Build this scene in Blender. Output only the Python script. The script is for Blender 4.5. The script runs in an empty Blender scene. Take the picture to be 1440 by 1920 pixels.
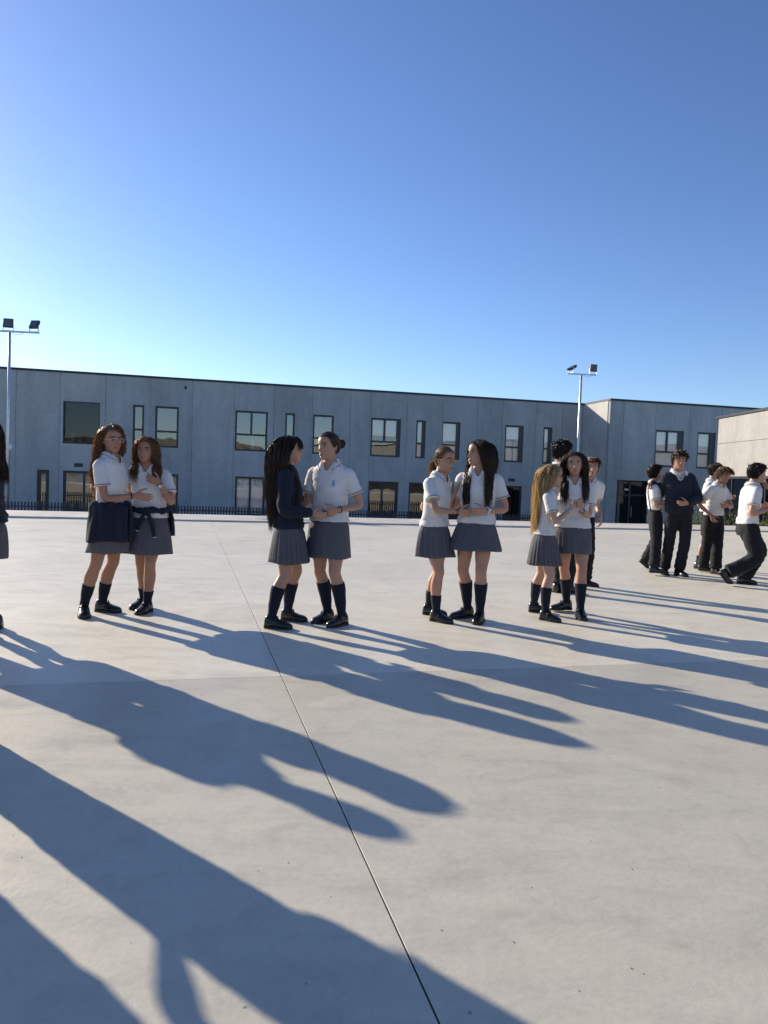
import bpy, bmesh, math, random
import numpy as np
from mathutils import Vector, Matrix, noise

random.seed(7)
RNG = np.random.default_rng(7)
SC = bpy.context.scene
COL = SC.collection
rad = math.radians

# ------------------------------------------------------------------ camera
FPX, CAMH, PITCH, ROLL = 1390.0, 1.25, 0.0457, 0.0357
_F = np.array([0, math.cos(PITCH), -math.sin(PITCH)])
_U0 = np.array([0, math.sin(PITCH), math.cos(PITCH)])
_X = np.array([1.0, 0, 0])
_R = math.cos(ROLL) * _X + math.sin(ROLL) * _U0
_U = -math.sin(ROLL) * _X + math.cos(ROLL) * _U0
_C = np.array([0, 0, CAMH])
cam_data = bpy.data.cameras.new('camera')
cam = bpy.data.objects.new('camera', cam_data)
COL.objects.link(cam)
cam_data.sensor_fit = 'VERTICAL'
cam_data.sensor_height = 36
cam_data.lens = FPX / 1920 * 36
cam_data.clip_end = 3000
cam_data.clip_start = 0.05
M = Matrix.Identity(4)
for i in range(3):
    M[i][0], M[i][1], M[i][2], M[i][3] = _R[i], _U[i], -_F[i], _C[i]
cam.matrix_world = M
SC.camera = cam

# ------------------------------------------------------------------ sky, sun, exposure
SUN_DIR = Vector((-3.2, 2.68, 0)).normalized()
SUN_EL = rad(20.6)
SUN_AZ = math.atan2(SUN_DIR.x, SUN_DIR.y)          # clockwise from +Y
world = bpy.data.worlds.new('World')
SC.world = world
world.use_nodes = True
wn = world.node_tree
sky = wn.nodes.new('ShaderNodeTexSky')
sky.sky_type = 'NISHITA'
sky.sun_disc = False
sky.sun_elevation = SUN_EL
sky.sun_rotation = SUN_AZ
sky.altitude = 650
sky.air_density = 1.0
sky.dust_density = 0.45
sky.ozone_density = 2.2
bg = wn.nodes['Background']
bg.inputs['Strength'].default_value = 0.088
contrast = wn.nodes.new('ShaderNodeGamma')
contrast.inputs[1].default_value = 1.15
wn.links.new(sky.outputs[0], contrast.inputs[0])
tint = wn.nodes.new('ShaderNodeMix')
tint.data_type = 'RGBA'
tint.blend_type = 'MULTIPLY'
tint.inputs[0].default_value = 1.0
tint.inputs[7].default_value = (0.66, 0.705, 0.85, 1)
wn.links.new(contrast.outputs[0], tint.inputs[6])
wn.links.new(tint.outputs[2], bg.inputs['Color'])
sun_data = bpy.data.lights.new('sun', 'SUN')
sun_data.energy = 4.0
sun_data.angle = rad(0.53)
sun_data.color = (1.0, 0.87, 0.70)
sun = bpy.data.objects.new('sun', sun_data)
COL.objects.link(sun)
sd = Vector((SUN_DIR.x * math.cos(SUN_EL), SUN_DIR.y * math.cos(SUN_EL), math.sin(SUN_EL)))
sun.rotation_euler = sd.to_track_quat('Z', 'Y').to_euler()
sun.location = sd * 60
SC.view_settings.view_transform = 'Standard'
SC.view_settings.look = 'None'
SC.view_settings.gamma = 1
SC.view_settings.use_curve_mapping = False
SC.view_settings.exposure = 0.85
SC.render.engine = 'CYCLES'

# ------------------------------------------------------------------ pixel helpers (photo pixels, 1440 x 1920)
def ray(x, y):
    return _F + _R * (x - 720) / FPX + _U * (960 - y) / FPX
def gp(x, y, z=0.0):
    d = ray(x, y)
    return _C + d * ((z - CAMH) / d[2])
def at(x, y, depth):
    d = ray(x, y)
    return _C + d * (depth / d[1])

# ------------------------------------------------------------------ object helpers
def tag(o, label=None, cat=None, group=None, kind=None):
    if label: o['label'] = label
    if cat: o['category'] = cat
    if group: o['group'] = group
    if kind: o['kind'] = kind
    return o
def empty(name, loc=(0, 0, 0), rz=0):
    o = bpy.data.objects.new(name, None)
    o.empty_display_size = 0.2
    o.location = loc
    o.rotation_euler = (0, 0, rz)
    COL.objects.link(o)
    return o
def mesh_obj(name, verts, faces, material, parent=None, smooth=False):
    me = bpy.data.meshes.new(name)
    me.from_pydata([tuple(v) for v in verts], [], [tuple(f) for f in faces])
    return link_mesh(name, me, material, parent, smooth)
def link_mesh(name, me, material, parent=None, smooth=False):
    if material is not None and len(me.materials) == 0:
        me.materials.append(material)
    if smooth:
        me.polygons.foreach_set('use_smooth', np.ones(len(me.polygons), dtype=bool))
    me.update()
    o = bpy.data.objects.new(name, me)
    COL.objects.link(o)
    if parent is not None:
        o.parent = parent
    return o
class MB:
    """collects boxes, tubes and grids into one mesh"""
    def __init__(s):
        s.v, s.f = [], []
    def add(s, v, f):
        n = len(s.v)
        s.v += [tuple(map(float, p)) for p in v]
        s.f += [tuple(int(i) + n for i in q) for q in f]
        return s
    def box(s, a, b):
        x0, y0, z0 = a; x1, y1, z1 = b
        return s.add([(x0,y0,z0),(x1,y0,z0),(x1,y1,z0),(x0,y1,z0),(x0,y0,z1),(x1,y0,z1),(x1,y1,z1),(x0,y1,z1)],
              [(3,2,1,0),(4,5,6,7),(0,1,5,4),(1,2,6,5),(2,3,7,6),(3,0,4,7)])
    def tube(s, P, R, n=10):
        return s.add(*tube(P, R, n))
    def build(s, name, material, parent=None, smooth=False, bevel=0, seg=1):
        if bevel:
            bm = bmesh.new()
            vs = [bm.verts.new(p) for p in s.v]
            for q in s.f:
                try: bm.faces.new([vs[i] for i in q])
                except ValueError: pass
            bm.normal_update()
            bmesh.ops.bevel(bm, geom=list(bm.edges), offset=bevel, segments=seg, affect='EDGES', profile=0.6)
            me = bpy.data.meshes.new(name)
            bm.to_mesh(me); bm.free()
            return link_mesh(name, me, material, parent, smooth)
        return mesh_obj(name, s.v, s.f, material, parent, smooth)
def unit(v):
    v = np.asarray(v, float)
    return v / (np.linalg.norm(v) + 1e-12)
def tube(P, R, n=12, up=None, cap=0.55, flat=None):
    """loft of circular (or flattened) rings along P, closed by domed caps"""
    P = [np.asarray(p, float) for p in P]
    K = len(P)
    T = []
    for i in range(K):
        T.append(unit(P[min(i+1, K-1)] - P[max(i-1, 0)]))
    a = np.asarray(up, float) if up is not None else (np.array([1.0, 0, 0]) if abs(T[0][0]) < 0.8 else np.array([0, 1.0, 0]))
    V, Fc = [], []
    for i in range(K):
        a = unit(a - T[i] * (a @ T[i]))
        b = np.cross(T[i], a)
        r = R[i]
        ra, rb = (r, r) if flat is None else (r, r * flat)
        for k in range(n):
            t = 2 * math.pi * k / n
            V.append(P[i] + a * ra * math.cos(t) + b * rb * math.sin(t))
    for i in range(K - 1):
        for k in range(n):
            k2 = (k + 1) % n
            Fc.append((i*n+k, i*n+k2, (i+1)*n+k2, (i+1)*n+k))
    V.append(P[0] - T[0] * R[0] * cap); V.append(P[-1] + T[-1] * R[-1] * cap)
    c0, c1 = K*n, K*n+1
    for k in range(n):
        k2 = (k + 1) % n
        Fc.append((c0, k2, k)); Fc.append((c1, (K-1)*n+k, (K-1)*n+k2))
    return V, Fc

# ------------------------------------------------------------------ materials
def newmat(name):
    m = bpy.data.materials.new(name)
    m.use_nodes = True
    return m, m.node_tree, m.node_tree.nodes['Principled BSDF']
def nd(nt, typ, **kw):
    n = nt.nodes.new(typ)
    for k, v in kw.items():
        if k in n.inputs: n.inputs[k].default_value = v
        else: setattr(n, k, v)
    return n
def ramp(nt, fac, stops):
    r = nt.nodes.new('ShaderNodeValToRGB')
    els = r.color_ramp.elements
    while len(els) > 1: els.remove(els[-1])
    els[0].position, els[0].color = stops[0][0], (*stops[0][1], 1)
    for p, c in stops[1:]:
        e = els.new(p); e.color = (*c, 1)
    nt.links.new(fac, r.inputs[0])
    return r.outputs[0]
def mixc(nt, a, b, fac, mode='MIX'):
    m = nt.nodes.new('ShaderNodeMix'); m.data_type = 'RGBA'; m.blend_type = mode
    for s, v in ((6, a), (7, b)):
        if hasattr(v, 'is_linked'): nt.links.new(v, m.inputs[s])
        else: m.inputs[s].default_value = (*v, 1)
    if hasattr(fac, 'is_linked'): nt.links.new(fac, m.inputs[0])
    else: m.inputs[0].default_value = fac
    return m.outputs[2]
def coords(nt, scale=(1, 1, 1), which='Object'):
    c = nt.nodes.new('ShaderNodeTexCoord')
    mp = nt.nodes.new('ShaderNodeMapping')
    mp.inputs['Scale'].default_value = scale
    nt.links.new(c.outputs[which], mp.inputs[0])
    return mp.outputs[0]
def world_pos(nt, scale=(1, 1, 1), rz=0):
    g = nt.nodes.new('ShaderNodeNewGeometry')
    mp = nt.nodes.new('ShaderNodeMapping')
    mp.inputs['Scale'].default_value = scale
    mp.inputs['Rotation'].default_value = (0, 0, rz)
    nt.links.new(g.outputs['Position'], mp.inputs[0])
    return mp.outputs[0]
def noise_tex(nt, vec, scale, detail=4, rough=0.55, dist=0.0):
    n = nt.nodes.new('ShaderNodeTexNoise')
    n.inputs['Scale'].default_value = scale
    n.inputs['Detail'].default_value = detail
    n.inputs['Roughness'].default_value = rough
    n.inputs['Distortion'].default_value = dist
    nt.links.new(vec, n.inputs['Vector'])
    return n.outputs[0]
def bump(nt, bsdf, h, strength, dist=0.01):
    b = nt.nodes.new('ShaderNodeBump')
    b.inputs['Strength'].default_value = strength
    b.inputs['Distance'].default_value = dist
    nt.links.new(h, b.inputs['Height'])
    nt.links.new(b.outputs[0], bsdf.inputs['Normal'])
def simple(name, col, rough=0.5, metal=0.0, spec=0.5, var=0.0, vscale=8, bump_s=0, bscale=200):
    m, nt, b = newmat(name)
    b.inputs['Roughness'].default_value = rough
    b.inputs['Metallic'].default_value = metal
    b.inputs['Specular IOR Level'].default_value = spec
    if var:
        n = noise_tex(nt, coords(nt), vscale, 4)
        c = ramp(nt, n, [(0.3, tuple(x * (1 - var) for x in col)), (0.7, tuple(min(1, x * (1 + var)) for x in col))])
        nt.links.new(c, b.inputs['Base Color'])
    else:
        b.inputs['Base Color'].default_value = (*col, 1)
    if bump_s:
        bump(nt, b, noise_tex(nt, coords(nt), bscale, 2), bump_s, 0.004)
    return m

def plaza_concrete(name, k):
    m, nt, b = newmat(name)
    K = lambda c: tuple(x * k for x in c)
    p = world_pos(nt)
    big = noise_tex(nt, p, 0.55, 5, 0.6, 0.6)
    mid = noise_tex(nt, world_pos(nt, (1, 2.6, 1), -0.25), 1.7, 6, 0.65, 0.8)
    fine = noise_tex(nt, p, 38, 4, 0.6)
    blot = noise_tex(nt, p, 6.5, 6, 0.7, 1.0)
    c1 = ramp(nt, big, [(0.28, K((0.455, 0.430, 0.345))), (0.5, K((0.490, 0.465, 0.376))), (0.72, K((0.525, 0.500, 0.410)))])
    c2 = ramp(nt, mid, [(0.30, (0.90, 0.895, 0.89)), (0.5, (1, 1, 1)), (0.74, (1.04, 1.04, 1.04))])
    c = mixc(nt, c1, c2, 1.0, 'MULTIPLY')
    # faint rusty and greenish wet-cure blooms
    pink = ramp(nt, noise_tex(nt, p, 0.9, 3, 0.5, 1.2), [(0.60, (0, 0, 0)), (0.74, (1, 1, 1))])
    c = mixc(nt, c, (0.46, 0.375, 0.32), mixf(nt, pink, 0.38))
    c3 = ramp(nt, fine, [(0.25, (0.93, 0.93, 0.93)), (0.6, (1.0, 1.0, 1.0)), (0.8, (1.03, 1.03, 1.03))])
    c = mixc(nt, c, c3, 1.0, 'MULTIPLY')
    c = mixc(nt, c, ramp(nt, blot, [(0.3, (0.90, 0.895, 0.89)), (0.48, (1, 1, 1)), (0.7, (1.05, 1.05, 1.04))]), 1.0, 'MULTIPLY')
    sc2 = noise_tex(nt, world_pos(nt, (14, 1.6, 1), 0.5), 2.2, 5, 0.7, 2.5)
    c = mixc(nt, c, ramp(nt, sc2, [(0.66, (1, 1, 1)), (0.70, (0.88, 0.875, 0.87)), (0.74, (1, 1, 1))]), 0.8, 'MULTIPLY')
    # scuff arcs, drag marks and specks
    scr = noise_tex(nt, world_pos(nt, (1.2, 9, 1), -0.2), 2.6, 7, 0.75, 1.5)
    sc = ramp(nt, scr, [(0.62, (1, 1, 1)), (0.72, (0.86, 0.855, 0.85))])
    c = mixc(nt, c, sc, 0.85, 'MULTIPLY')
    spk = nt.nodes.new('ShaderNodeTexVoronoi'); spk.inputs['Scale'].default_value = 5.5
    nt.links.new(p, spk.inputs['Vector'])
    sp = ramp(nt, spk.outputs['Distance'], [(0.022, (0.35, 0.33, 0.3)), (0.035, (1, 1, 1))])
    c = mixc(nt, c, sp, 0.8, 'MULTIPLY')
    nt.links.new(c, b.inputs['Base Color'])
    r = ramp(nt, mid, [(0.3, (0.42,)*3), (0.7, (0.60,)*3)])
    nt.links.new(r, b.inputs['Roughness'])
    b.inputs['Specular IOR Level'].default_value = 0.55
    h = nt.nodes.new('ShaderNodeMath'); h.operation = 'ADD'
    nt.links.new(noise_tex(nt, p, 9, 5, 0.6), h.inputs[0]); nt.links.new(fine, h.inputs[1])
    bump(nt, b, h.outputs[0], 0.22, 0.004)
    return m
def mixf(nt, col, k):
    m = nt.nodes.new('ShaderNodeMath'); m.operation = 'MULTIPLY'
    nt.links.new(col, m.inputs[0]); m.inputs[1].default_value = k
    return m.outputs[0]
def facade_concrete(name, base, streak=0.10):
    m, nt, b = newmat(name)
    oi = nt.nodes.new('ShaderNodeObjectInfo')
    p = world_pos(nt)
    big = noise_tex(nt, world_pos(nt, (1, 1, 0.45)), 0.55, 5, 0.6, 0.5)
    st = noise_tex(nt, world_pos(nt, (2.2, 2.2, 0.16)), 1.5, 5, 0.6, 0.2)
    mot = noise_tex(nt, p, 3.2, 5, 0.65, 0.4)
    k = lambda s: tuple(min(1, x * s) for x in base)
    c = ramp(nt, big, [(0.3, k(0.86)), (0.5, k(1.0)), (0.7, k(1.12))])
    c = mixc(nt, c, ramp(nt, st, [(0.35, (1 - streak*1.6,)*3), (0.55, (1, 1, 1)), (0.75, (1 + streak,)*3)]), 1, 'MULTIPLY')
    c = mixc(nt, c, ramp(nt, mot, [(0.35, (0.93,)*3), (0.65, (1.05,)*3)]), 1, 'MULTIPLY')
    c = mixc(nt, c, ramp(nt, oi.outputs['Random'], [(0, (0.90, 0.905, 0.915)), (1, (1.08, 1.075, 1.06))]), 1, 'MULTIPLY')
    nt.links.new(c, b.inputs['Base Color'])
    b.inputs['Roughness'].default_value = 0.8
    b.inputs['Specular IOR Level'].default_value = 0.25
    bump(nt, b, noise_tex(nt, p, 26, 4, 0.6), 0.25, 0.006)
    return m
def glass_mat(name, refl, tint):
    m, nt, b = newmat(name)
    nt.nodes.remove(b)
    out = nt.nodes['Material Output']
    tr = nd(nt, 'ShaderNodeBsdfTransparent'); tr.inputs[0].default_value = (*tint, 1)
    gl = nd(nt, 'ShaderNodeBsdfGlossy'); gl.inputs['Roughness'].default_value = 0.012
    gl.inputs[0].default_value = (0.93, 0.95, 0.96, 1)
    # gently warped panes
    bp = nt.nodes.new('ShaderNodeBump'); bp.inputs['Strength'].default_value = 0.05; bp.inputs['Distance'].default_value = 0.05
    nt.links.new(noise_tex(nt, world_pos(nt), 1.1, 1), bp.inputs['Height'])
    nt.links.new(bp.outputs[0], gl.inputs['Normal'])
    fr = nd(nt, 'ShaderNodeFresnel'); fr.inputs[0].default_value = 1.5
    ad = nt.nodes.new('ShaderNodeMath'); ad.operation = 'ADD'; ad.use_clamp = True
    nt.links.new(fr.outputs[0], ad.inputs[0]); ad.inputs[1].default_value = refl
    mx = nt.nodes.new('ShaderNodeMixShader')
    nt.links.new(ad.outputs[0], mx.inputs[0]); nt.links.new(tr.outputs[0], mx.inputs[1]); nt.links.new(gl.outputs[0], mx.inputs[2])
    nt.links.new(mx.outputs[0], out.inputs[0])
    return m

MAT = {}
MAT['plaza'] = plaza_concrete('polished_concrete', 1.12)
MAT['plaza_pale'] = plaza_concrete('polished_concrete_pale', 1.41)  # same concrete with a paler base colour, for the far row of slabs
MAT['facade'] = facade_concrete('facade_concrete', (0.385, 0.418, 0.412), 0.055)
MAT['hall'] = facade_concrete('pale_precast', (0.405, 0.398, 0.372), 0.05)
MAT['flank_sunlit'] = facade_concrete('wing_precast_sunlit', (0.50, 0.49, 0.46), 0.04)  # flank concrete lightened in colour so it reads as sunlit
MAT['joint'] = simple('joint_shadow_gap', (0.03, 0.03, 0.03), 0.95)
MAT['seal'] = simple('grey_joint_seal', (0.16, 0.17, 0.17), 0.9)
MAT['coping'] = simple('dark_coping', (0.035, 0.038, 0.045), 0.45, 0.6)
MAT['frame'] = simple('anthracite_frame', (0.026, 0.030, 0.036), 0.42, 0.0, 0.5)
MAT['glass'] = glass_mat('window_glass', 0.15, (0.62, 0.66, 0.68))
MAT['pane_pale'] = glass_mat('pale_glass', 0.10, (0.95, 0.95, 0.95))
MAT['glass_dark'] = glass_mat('dark_glass', 0.015, (0.30, 0.34, 0.36))
MAT['glass_green'] = glass_mat('green_glass', 0.10, (0.22, 0.36, 0.34))
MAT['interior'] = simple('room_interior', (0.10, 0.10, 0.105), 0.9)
MAT['blind'] = simple('roller_blind', (0.86, 0.82, 0.78), 0.8)
MAT['white'] = simple('white_enamel', (0.75, 0.75, 0.73), 0.4)
MAT['galv'] = simple('galvanised_steel', (0.58, 0.60, 0.62), 0.38, 0.85, 0.5, 0.10, 6)
MAT['black_metal'] = simple('black_metal', (0.02, 0.022, 0.028), 0.4, 0.2)
MAT['lamp_glass'] = simple('floodlight_glass', (0.10, 0.11, 0.13), 0.12)
MAT['fence'] = simple('dark_fence_paint', (0.030, 0.036, 0.048), 0.5)
MAT['kerb'] = facade_concrete('kerb_concrete', (0.60, 0.58, 0.54), 0.05)
MAT['yard'] = simple('yard_concrete', (0.34, 0.33, 0.30), 0.85, 0, 0.3, 0.12, 0.6)
MAT['twig'] = simple('dry_brown', (0.07, 0.055, 0.04), 0.9)

# ------------------------------------------------------------------ ground, plaza
TH = rad(14.9)
E1 = np.array([math.cos(TH), math.sin(TH), 0]); E2 = np.array([-math.sin(TH), math.cos(TH), 0])
J0 = np.array([-0.60, 4.546, 0])
YARD = -1.35
g = tag(mesh_obj('ground', [(-900, -900, YARD), (900, -900, YARD), (900, 900, YARD), (-900, 900, YARD)], [(0, 1, 2, 3)], MAT['yard']), kind='structure')
VK = float((np.array([-0.27, 19.67, 0]) - J0) @ E2)       # inner face of the kerb
def frame_obj(o, org, th):
    o.location = org; o.rotation_euler = (0, 0, th)
U0, U1 = -46.0, 40.0
plaza = MB().box((U0, -46, YARD - 0.3), (U1, VK + 2.45, -0.03)).build('plaza', MAT['yard'])
frame_obj(plaza, J0, TH); tag(plaza, kind='structure')
us = [U0, -30, -15.0, 0.0, 15.0, U1]
vs_ = [-46, -30, -15.0, 0.0, VK]
for i in range(len(us) - 1):
    for j in range(len(vs_) - 1):
        gu = 0.0028
        b = MB().box((us[i] + gu, vs_[j] + 0.0018, -0.028), (us[i+1] - gu, vs_[j+1] - 0.0018, 0.0))
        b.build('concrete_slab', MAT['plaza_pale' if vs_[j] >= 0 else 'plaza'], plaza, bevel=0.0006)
# dark fill added in the saw-cut joints, hiding the sunlit slab edges
fill = MB()
for uu in us[1:-1]: fill.box((uu - .003, -45, -.029), (uu + .003, VK - .01, -.0012))
for vv in vs_[1:-1]: fill.box((U0 + 1, vv - .002, -.0285), (U1 - 1, vv + .002, -.0016))
fill.build('joint_dark_fill', MAT['joint'], plaza)
# raised edging strip along the far edge of the plaza
kl = 4.0
u = U0
k = 0
while u < 36:
    w = min(kl, U1 - u)
    MB().box((u + 0.004, VK + 0.004, -0.028), (u + w - 0.004, VK + 2.45, 0.045 + 0.003 * math.sin(k * 2.1))).build('border_slab', MAT['kerb'], plaza, bevel=0.006)
    u += kl; k += 1
# small loose stones
mb = MB()
for i in range(45):
    x = random.uniform(20, 1430); y = random.uniform(1230, 1915)
    p = gp(x, y); s = random.uniform(0.0010, 0.0024)
    q = [Vector((random.uniform(-1, 1), random.uniform(-1, 1), random.uniform(-0.6, 0.6))).normalized() * s * random.uniform(0.7, 1.3) for _ in range(6)]
    c = [(p[0]+s, p[1], s*.5), (p[0], p[1]+s*1.1, s*.6), (p[0]-s, p[1], s*.5), (p[0], p[1]-s*.8, s*.4), (p[0]+q[0].x*.5, p[1]+q[0].y*.5, s*1.3), (p[0], p[1], -0.001)]
    mb.add(c, [(0,1,4),(1,2,4),(2,3,4),(3,0,4),(1,0,5),(2,1,5),(3,2,5),(0,3,5)])
tag(mb.build('loose_grit', MAT['twig']), 'tiny dark stones scattered over the pale concrete', 'grit', kind='stuff')

# ------------------------------------------------------------------ school building
FA = 0.2281
FO = np.array([0, 41.34, 0])
FU = np.array([math.cos(FA), math.sin(FA), 0]); FN = np.array([math.sin(FA), -math.cos(FA), 0])   # outward normal
ROOF = 6.03
def fac(x, y, off=0.0):
    """photo pixel -> (u, z) on the facade plane moved off metres outward"""
    d = ray(x, y); o = FO + FN * off
    t = ((o - _C) @ FN) / (d @ FN); p = _C + d * t
    return float((p - FO) @ FU), float(p[2])
school = empty('school_building', tuple(FO + np.array([0, 0, YARD])), FA)
tag(school, 'long two storey grey concrete school building with dark framed windows', 'building')
def SL(z): return z - YARD            # local z inside the building empty
# building-local axes: x along the facade, -y outward
def panel(parent, u0, u1, z0, z1, holes, y0, thick, material, name='wall_panel', gap=0.009):
    """one precast panel with real openings and reveals"""
    u0 += gap; u1 -= gap
    xs = sorted({u0, u1, *[h[0] for h in holes], *[h[1] for h in holes]})
    zs = sorted({z0, z1, *[h[2] for h in holes], *[h[3] for h in holes]})
    xs = [x for x in xs if u0 - 1e-6 <= x <= u1 + 1e-6]; zs = [z for z in zs if z0 - 1e-6 <= z <= z1 + 1e-6]
    def hole(x, z): return any(h[0] < x < h[1] and h[2] < z < h[3] for h in holes)
    mb = MB()
    solid = {}
    for i in range(len(xs) - 1):
        for j in range(len(zs) - 1):
            solid[i, j] = not hole((xs[i] + xs[i+1]) / 2, (zs[j] + zs[j+1]) / 2)
    for (i, j), s in solid.items():
        if not s: continue
        x0, x1, a, b = xs[i], xs[i+1], zs[j], zs[j+1]
        y1 = y0 + thick
        mb.add([(x0,y0,a),(x1,y0,a),(x1,y0,b),(x0,y0,b)], [(0,1,2,3)])
        mb.add([(x0,y1,a),(x1,y1,a),(x1,y1,b),(x0,y1,b)], [(3,2,1,0)])
        if not solid.get((i-1, j)): mb.add([(x0,y0,a),(x0,y1,a),(x0,y1,b),(x0,y0,b)], [(3,2,1,0)])
        if not solid.get((i+1, j)): mb.add([(x1,y0,a),(x1,y1,a),(x1,y1,b),(x1,y0,b)], [(0,1,2,3)])
        if not solid.get((i, j-1)): mb.add([(x0,y0,a),(x1,y0,a),(x1,y1,a),(x0,y1,a)], [(3,2,1,0)])
        if not solid.get((i, j+1)): mb.add([(x0,y0,b),(x1,y0,b),(x1,y1,b),(x0,y1,b)], [(0,1,2,3)])
    return mb.build(name, material, parent)
def window(parent, u0, u1, z0, z1, ybase, mull=(), trans=(), bottom_single=False, glass='glass', blind=0.0, fw=0.10, heavy_right=0.0, name='window'):
    # frame mesh with glazing bars, its panes and an optional roller blind
    if blind:
        glass = 'pane_pale'
    yf, yb = ybase + 0.06, ybase + 0.15
    mb = MB()
    R1 = u1 - fw - heavy_right
    mb.box((u0 + .002, yf, z0 + .002), (u0 + fw, yb, z1 - .002)); mb.box((R1, yf, z0 + .002), (u1 - .002, yb, z1 - .002))
    mb.box((u0 + fw, yf + .002, z1 - fw), (R1, yb, z1 - .002)); mb.box((u0 + fw, yf + .002, z0 + .002), (R1, yb, z0 + fw))
    iw, ih = R1 - u0 - fw, z1 - z0 - 2 * fw
    zt = [z0 + fw + t * ih for t in trans]
    xm = [u0 + fw + t * iw for t in mull]
    for z in zt: mb.box((u0 + fw, yf + .004, z - .05), (R1, yb - .004, z + .05))
    zlow = zt[0] + .05 if (bottom_single and zt) else z0 + fw
    for x in xm: mb.box((x - .055, yf + .006, zlow), (x + .055, yb - .006, z1 - fw))
    w = mb.build(name, MAT['frame'], parent)
    zb = [z0 + fw] + zt + [z1 - fw]
    for r in range(len(zb) - 1):
        cols = [u0 + fw] + ([] if (bottom_single and r == 0 and zt) else xm) + [R1]
        for q in range(len(cols) - 1):
            yc = yf + 0.045; t1 = random.uniform(-.004, .004); t2 = random.uniform(-.003, .003)
            a, b, c, d = cols[q], cols[q+1], zb[r], zb[r+1]
            mesh_obj('pane', [(a, yc - t1, c), (b, yc + t1, c), (b, yc + t1 + t2, d), (a, yc - t1 + t2, d)], [(0, 1, 2, 3)], MAT[glass], w)
    if blind:
        MB().box((u0 + fw, yb + .06, z1 - fw - blind * ih), (R1, yb + .066, z1 - fw)).build('blind', MAT['blind'], w)
    return w

seams = [fac(x, 900)[0] for x in (-190, -110, -45, 28, 110, 195, 279, 358, 436, 510, 582, 653, 690, 759, 826, 890, 938, 1000, 1050)]
uC, _ = fac(1090, 870)                     # re-entrant corner with the projecting wing
WD = 3.0                                   # how far the wing projects
seams.append(uC)
ZUT, ZUB, ZLT = 4.56, 2.43, 1.06
def W(x0, x1, low=False, **kw):
    a = fac(x0, 790 if not low else 905)[0]; b = fac(x1, 790 if not low else 905)[0]
    return dict(u0=a, u1=b, z0=SL(ZLT - 2.41) if low else SL(ZUB), z1=SL(ZLT) if low else SL(ZUT), **kw)
wins = [
 W(-70, 3, mull=(.5,), trans=(.38,)),
 W(118, 187, glass='glass_dark', fw=.05),
 W(249, 270, trans=(.40,)), W(291, 335, trans=(.38,)),
 W(441, 502, mull=(.5,), trans=(.40,), bottom_single=True),
 W(535, 553, trans=(.40,)), W(587, 626, trans=(.40,)),
 W(696, 752, mull=(.5,), trans=(.38,), bottom_single=True, heavy_right=.12, blind=.45),
 W(781, 799, trans=(.38,), heavy_right=.1, blind=1.0), W(829, 864, trans=(.38,), heavy_right=.12, blind=1.0),
 W(948, 983, trans=(.40,), heavy_right=.16, blind=1.0), W(1020, 1037, trans=(.40,), heavy_right=.12, blind=1.0),
 W(69, 92, low=True, fw=.17), W(118, 190, low=True, mull=(.55,), fw=.12), W(291, 334, low=True),
 W(441, 497, low=True, mull=(.5,), blind=.86), W(587, 626, low=True), W(691, 747, low=True, mull=(.48,), heavy_right=.06),
 W(767, 806, low=True), W(841, 872, low=True, glass='glass_dark'), W(945, 979, low=True, glass='glass_dark'),
]
for i in range(len(seams) - 1):
    a, b = seams[i], seams[i+1]
    hs = [(w['u0'], w['u1'], w['z0'], w['z1']) for w in wins if w['u0'] >= a - .05 and w['u1'] <= b + .05]
    panel(school, a, b, SL(YARD) - .2, SL(ROOF) - .06, hs, 0.0, 0.22, MAT['facade'])
for w in wins:
    window(school, ybase=0.0, **w)
# dark backing inside the joints between panels, kept clear of every window bay
mb = MB()
for s in seams[1:-1]: mb.box((s - .03, .012, SL(YARD)), (s + .03, .17, SL(ROOF) - .07))
mb.build('panel_joint_seal', MAT['seal'], school)
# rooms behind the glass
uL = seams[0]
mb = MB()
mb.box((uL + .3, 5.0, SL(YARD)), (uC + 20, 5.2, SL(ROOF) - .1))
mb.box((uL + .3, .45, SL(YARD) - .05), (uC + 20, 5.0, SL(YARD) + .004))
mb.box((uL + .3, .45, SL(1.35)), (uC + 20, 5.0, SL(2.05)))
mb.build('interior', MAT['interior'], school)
# roof slab and coping
MB().box((uL, .22, SL(ROOF) - .45), (uC + .05, 16, SL(ROOF) - .12)).build('roof', MAT['interior'], school)
MB().box((uL - .05, -.045, SL(ROOF) - .06), (uC - .045, .30, SL(ROOF) + .05)).build('coping', MAT['coping'], school)
MB().box((uL, .22, SL(YARD)), (uL + .22, 16, SL(ROOF) - .06)).build('end_wall', MAT['facade'], school)
# vents over the doors
for (x, y, wd) in ((147, 872, .42), (959, 900, .42), (348, 727, .1)):
    uu, zz = fac(x, y)
    v = MB().box((uu - wd / 2, -.03, SL(zz) - .09), (uu + wd / 2, -.002, SL(zz) + .09)).build('vent', MAT['frame'], school, bevel=.01)
    for q in range(3):
        MB().box((uu - wd / 2 + .03, -.036, SL(zz) - .06 + q * .045), (uu + wd / 2 - .03, -.031, SL(zz) - .045 + q * .045)).build('slat', MAT['coping'], v)
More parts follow.
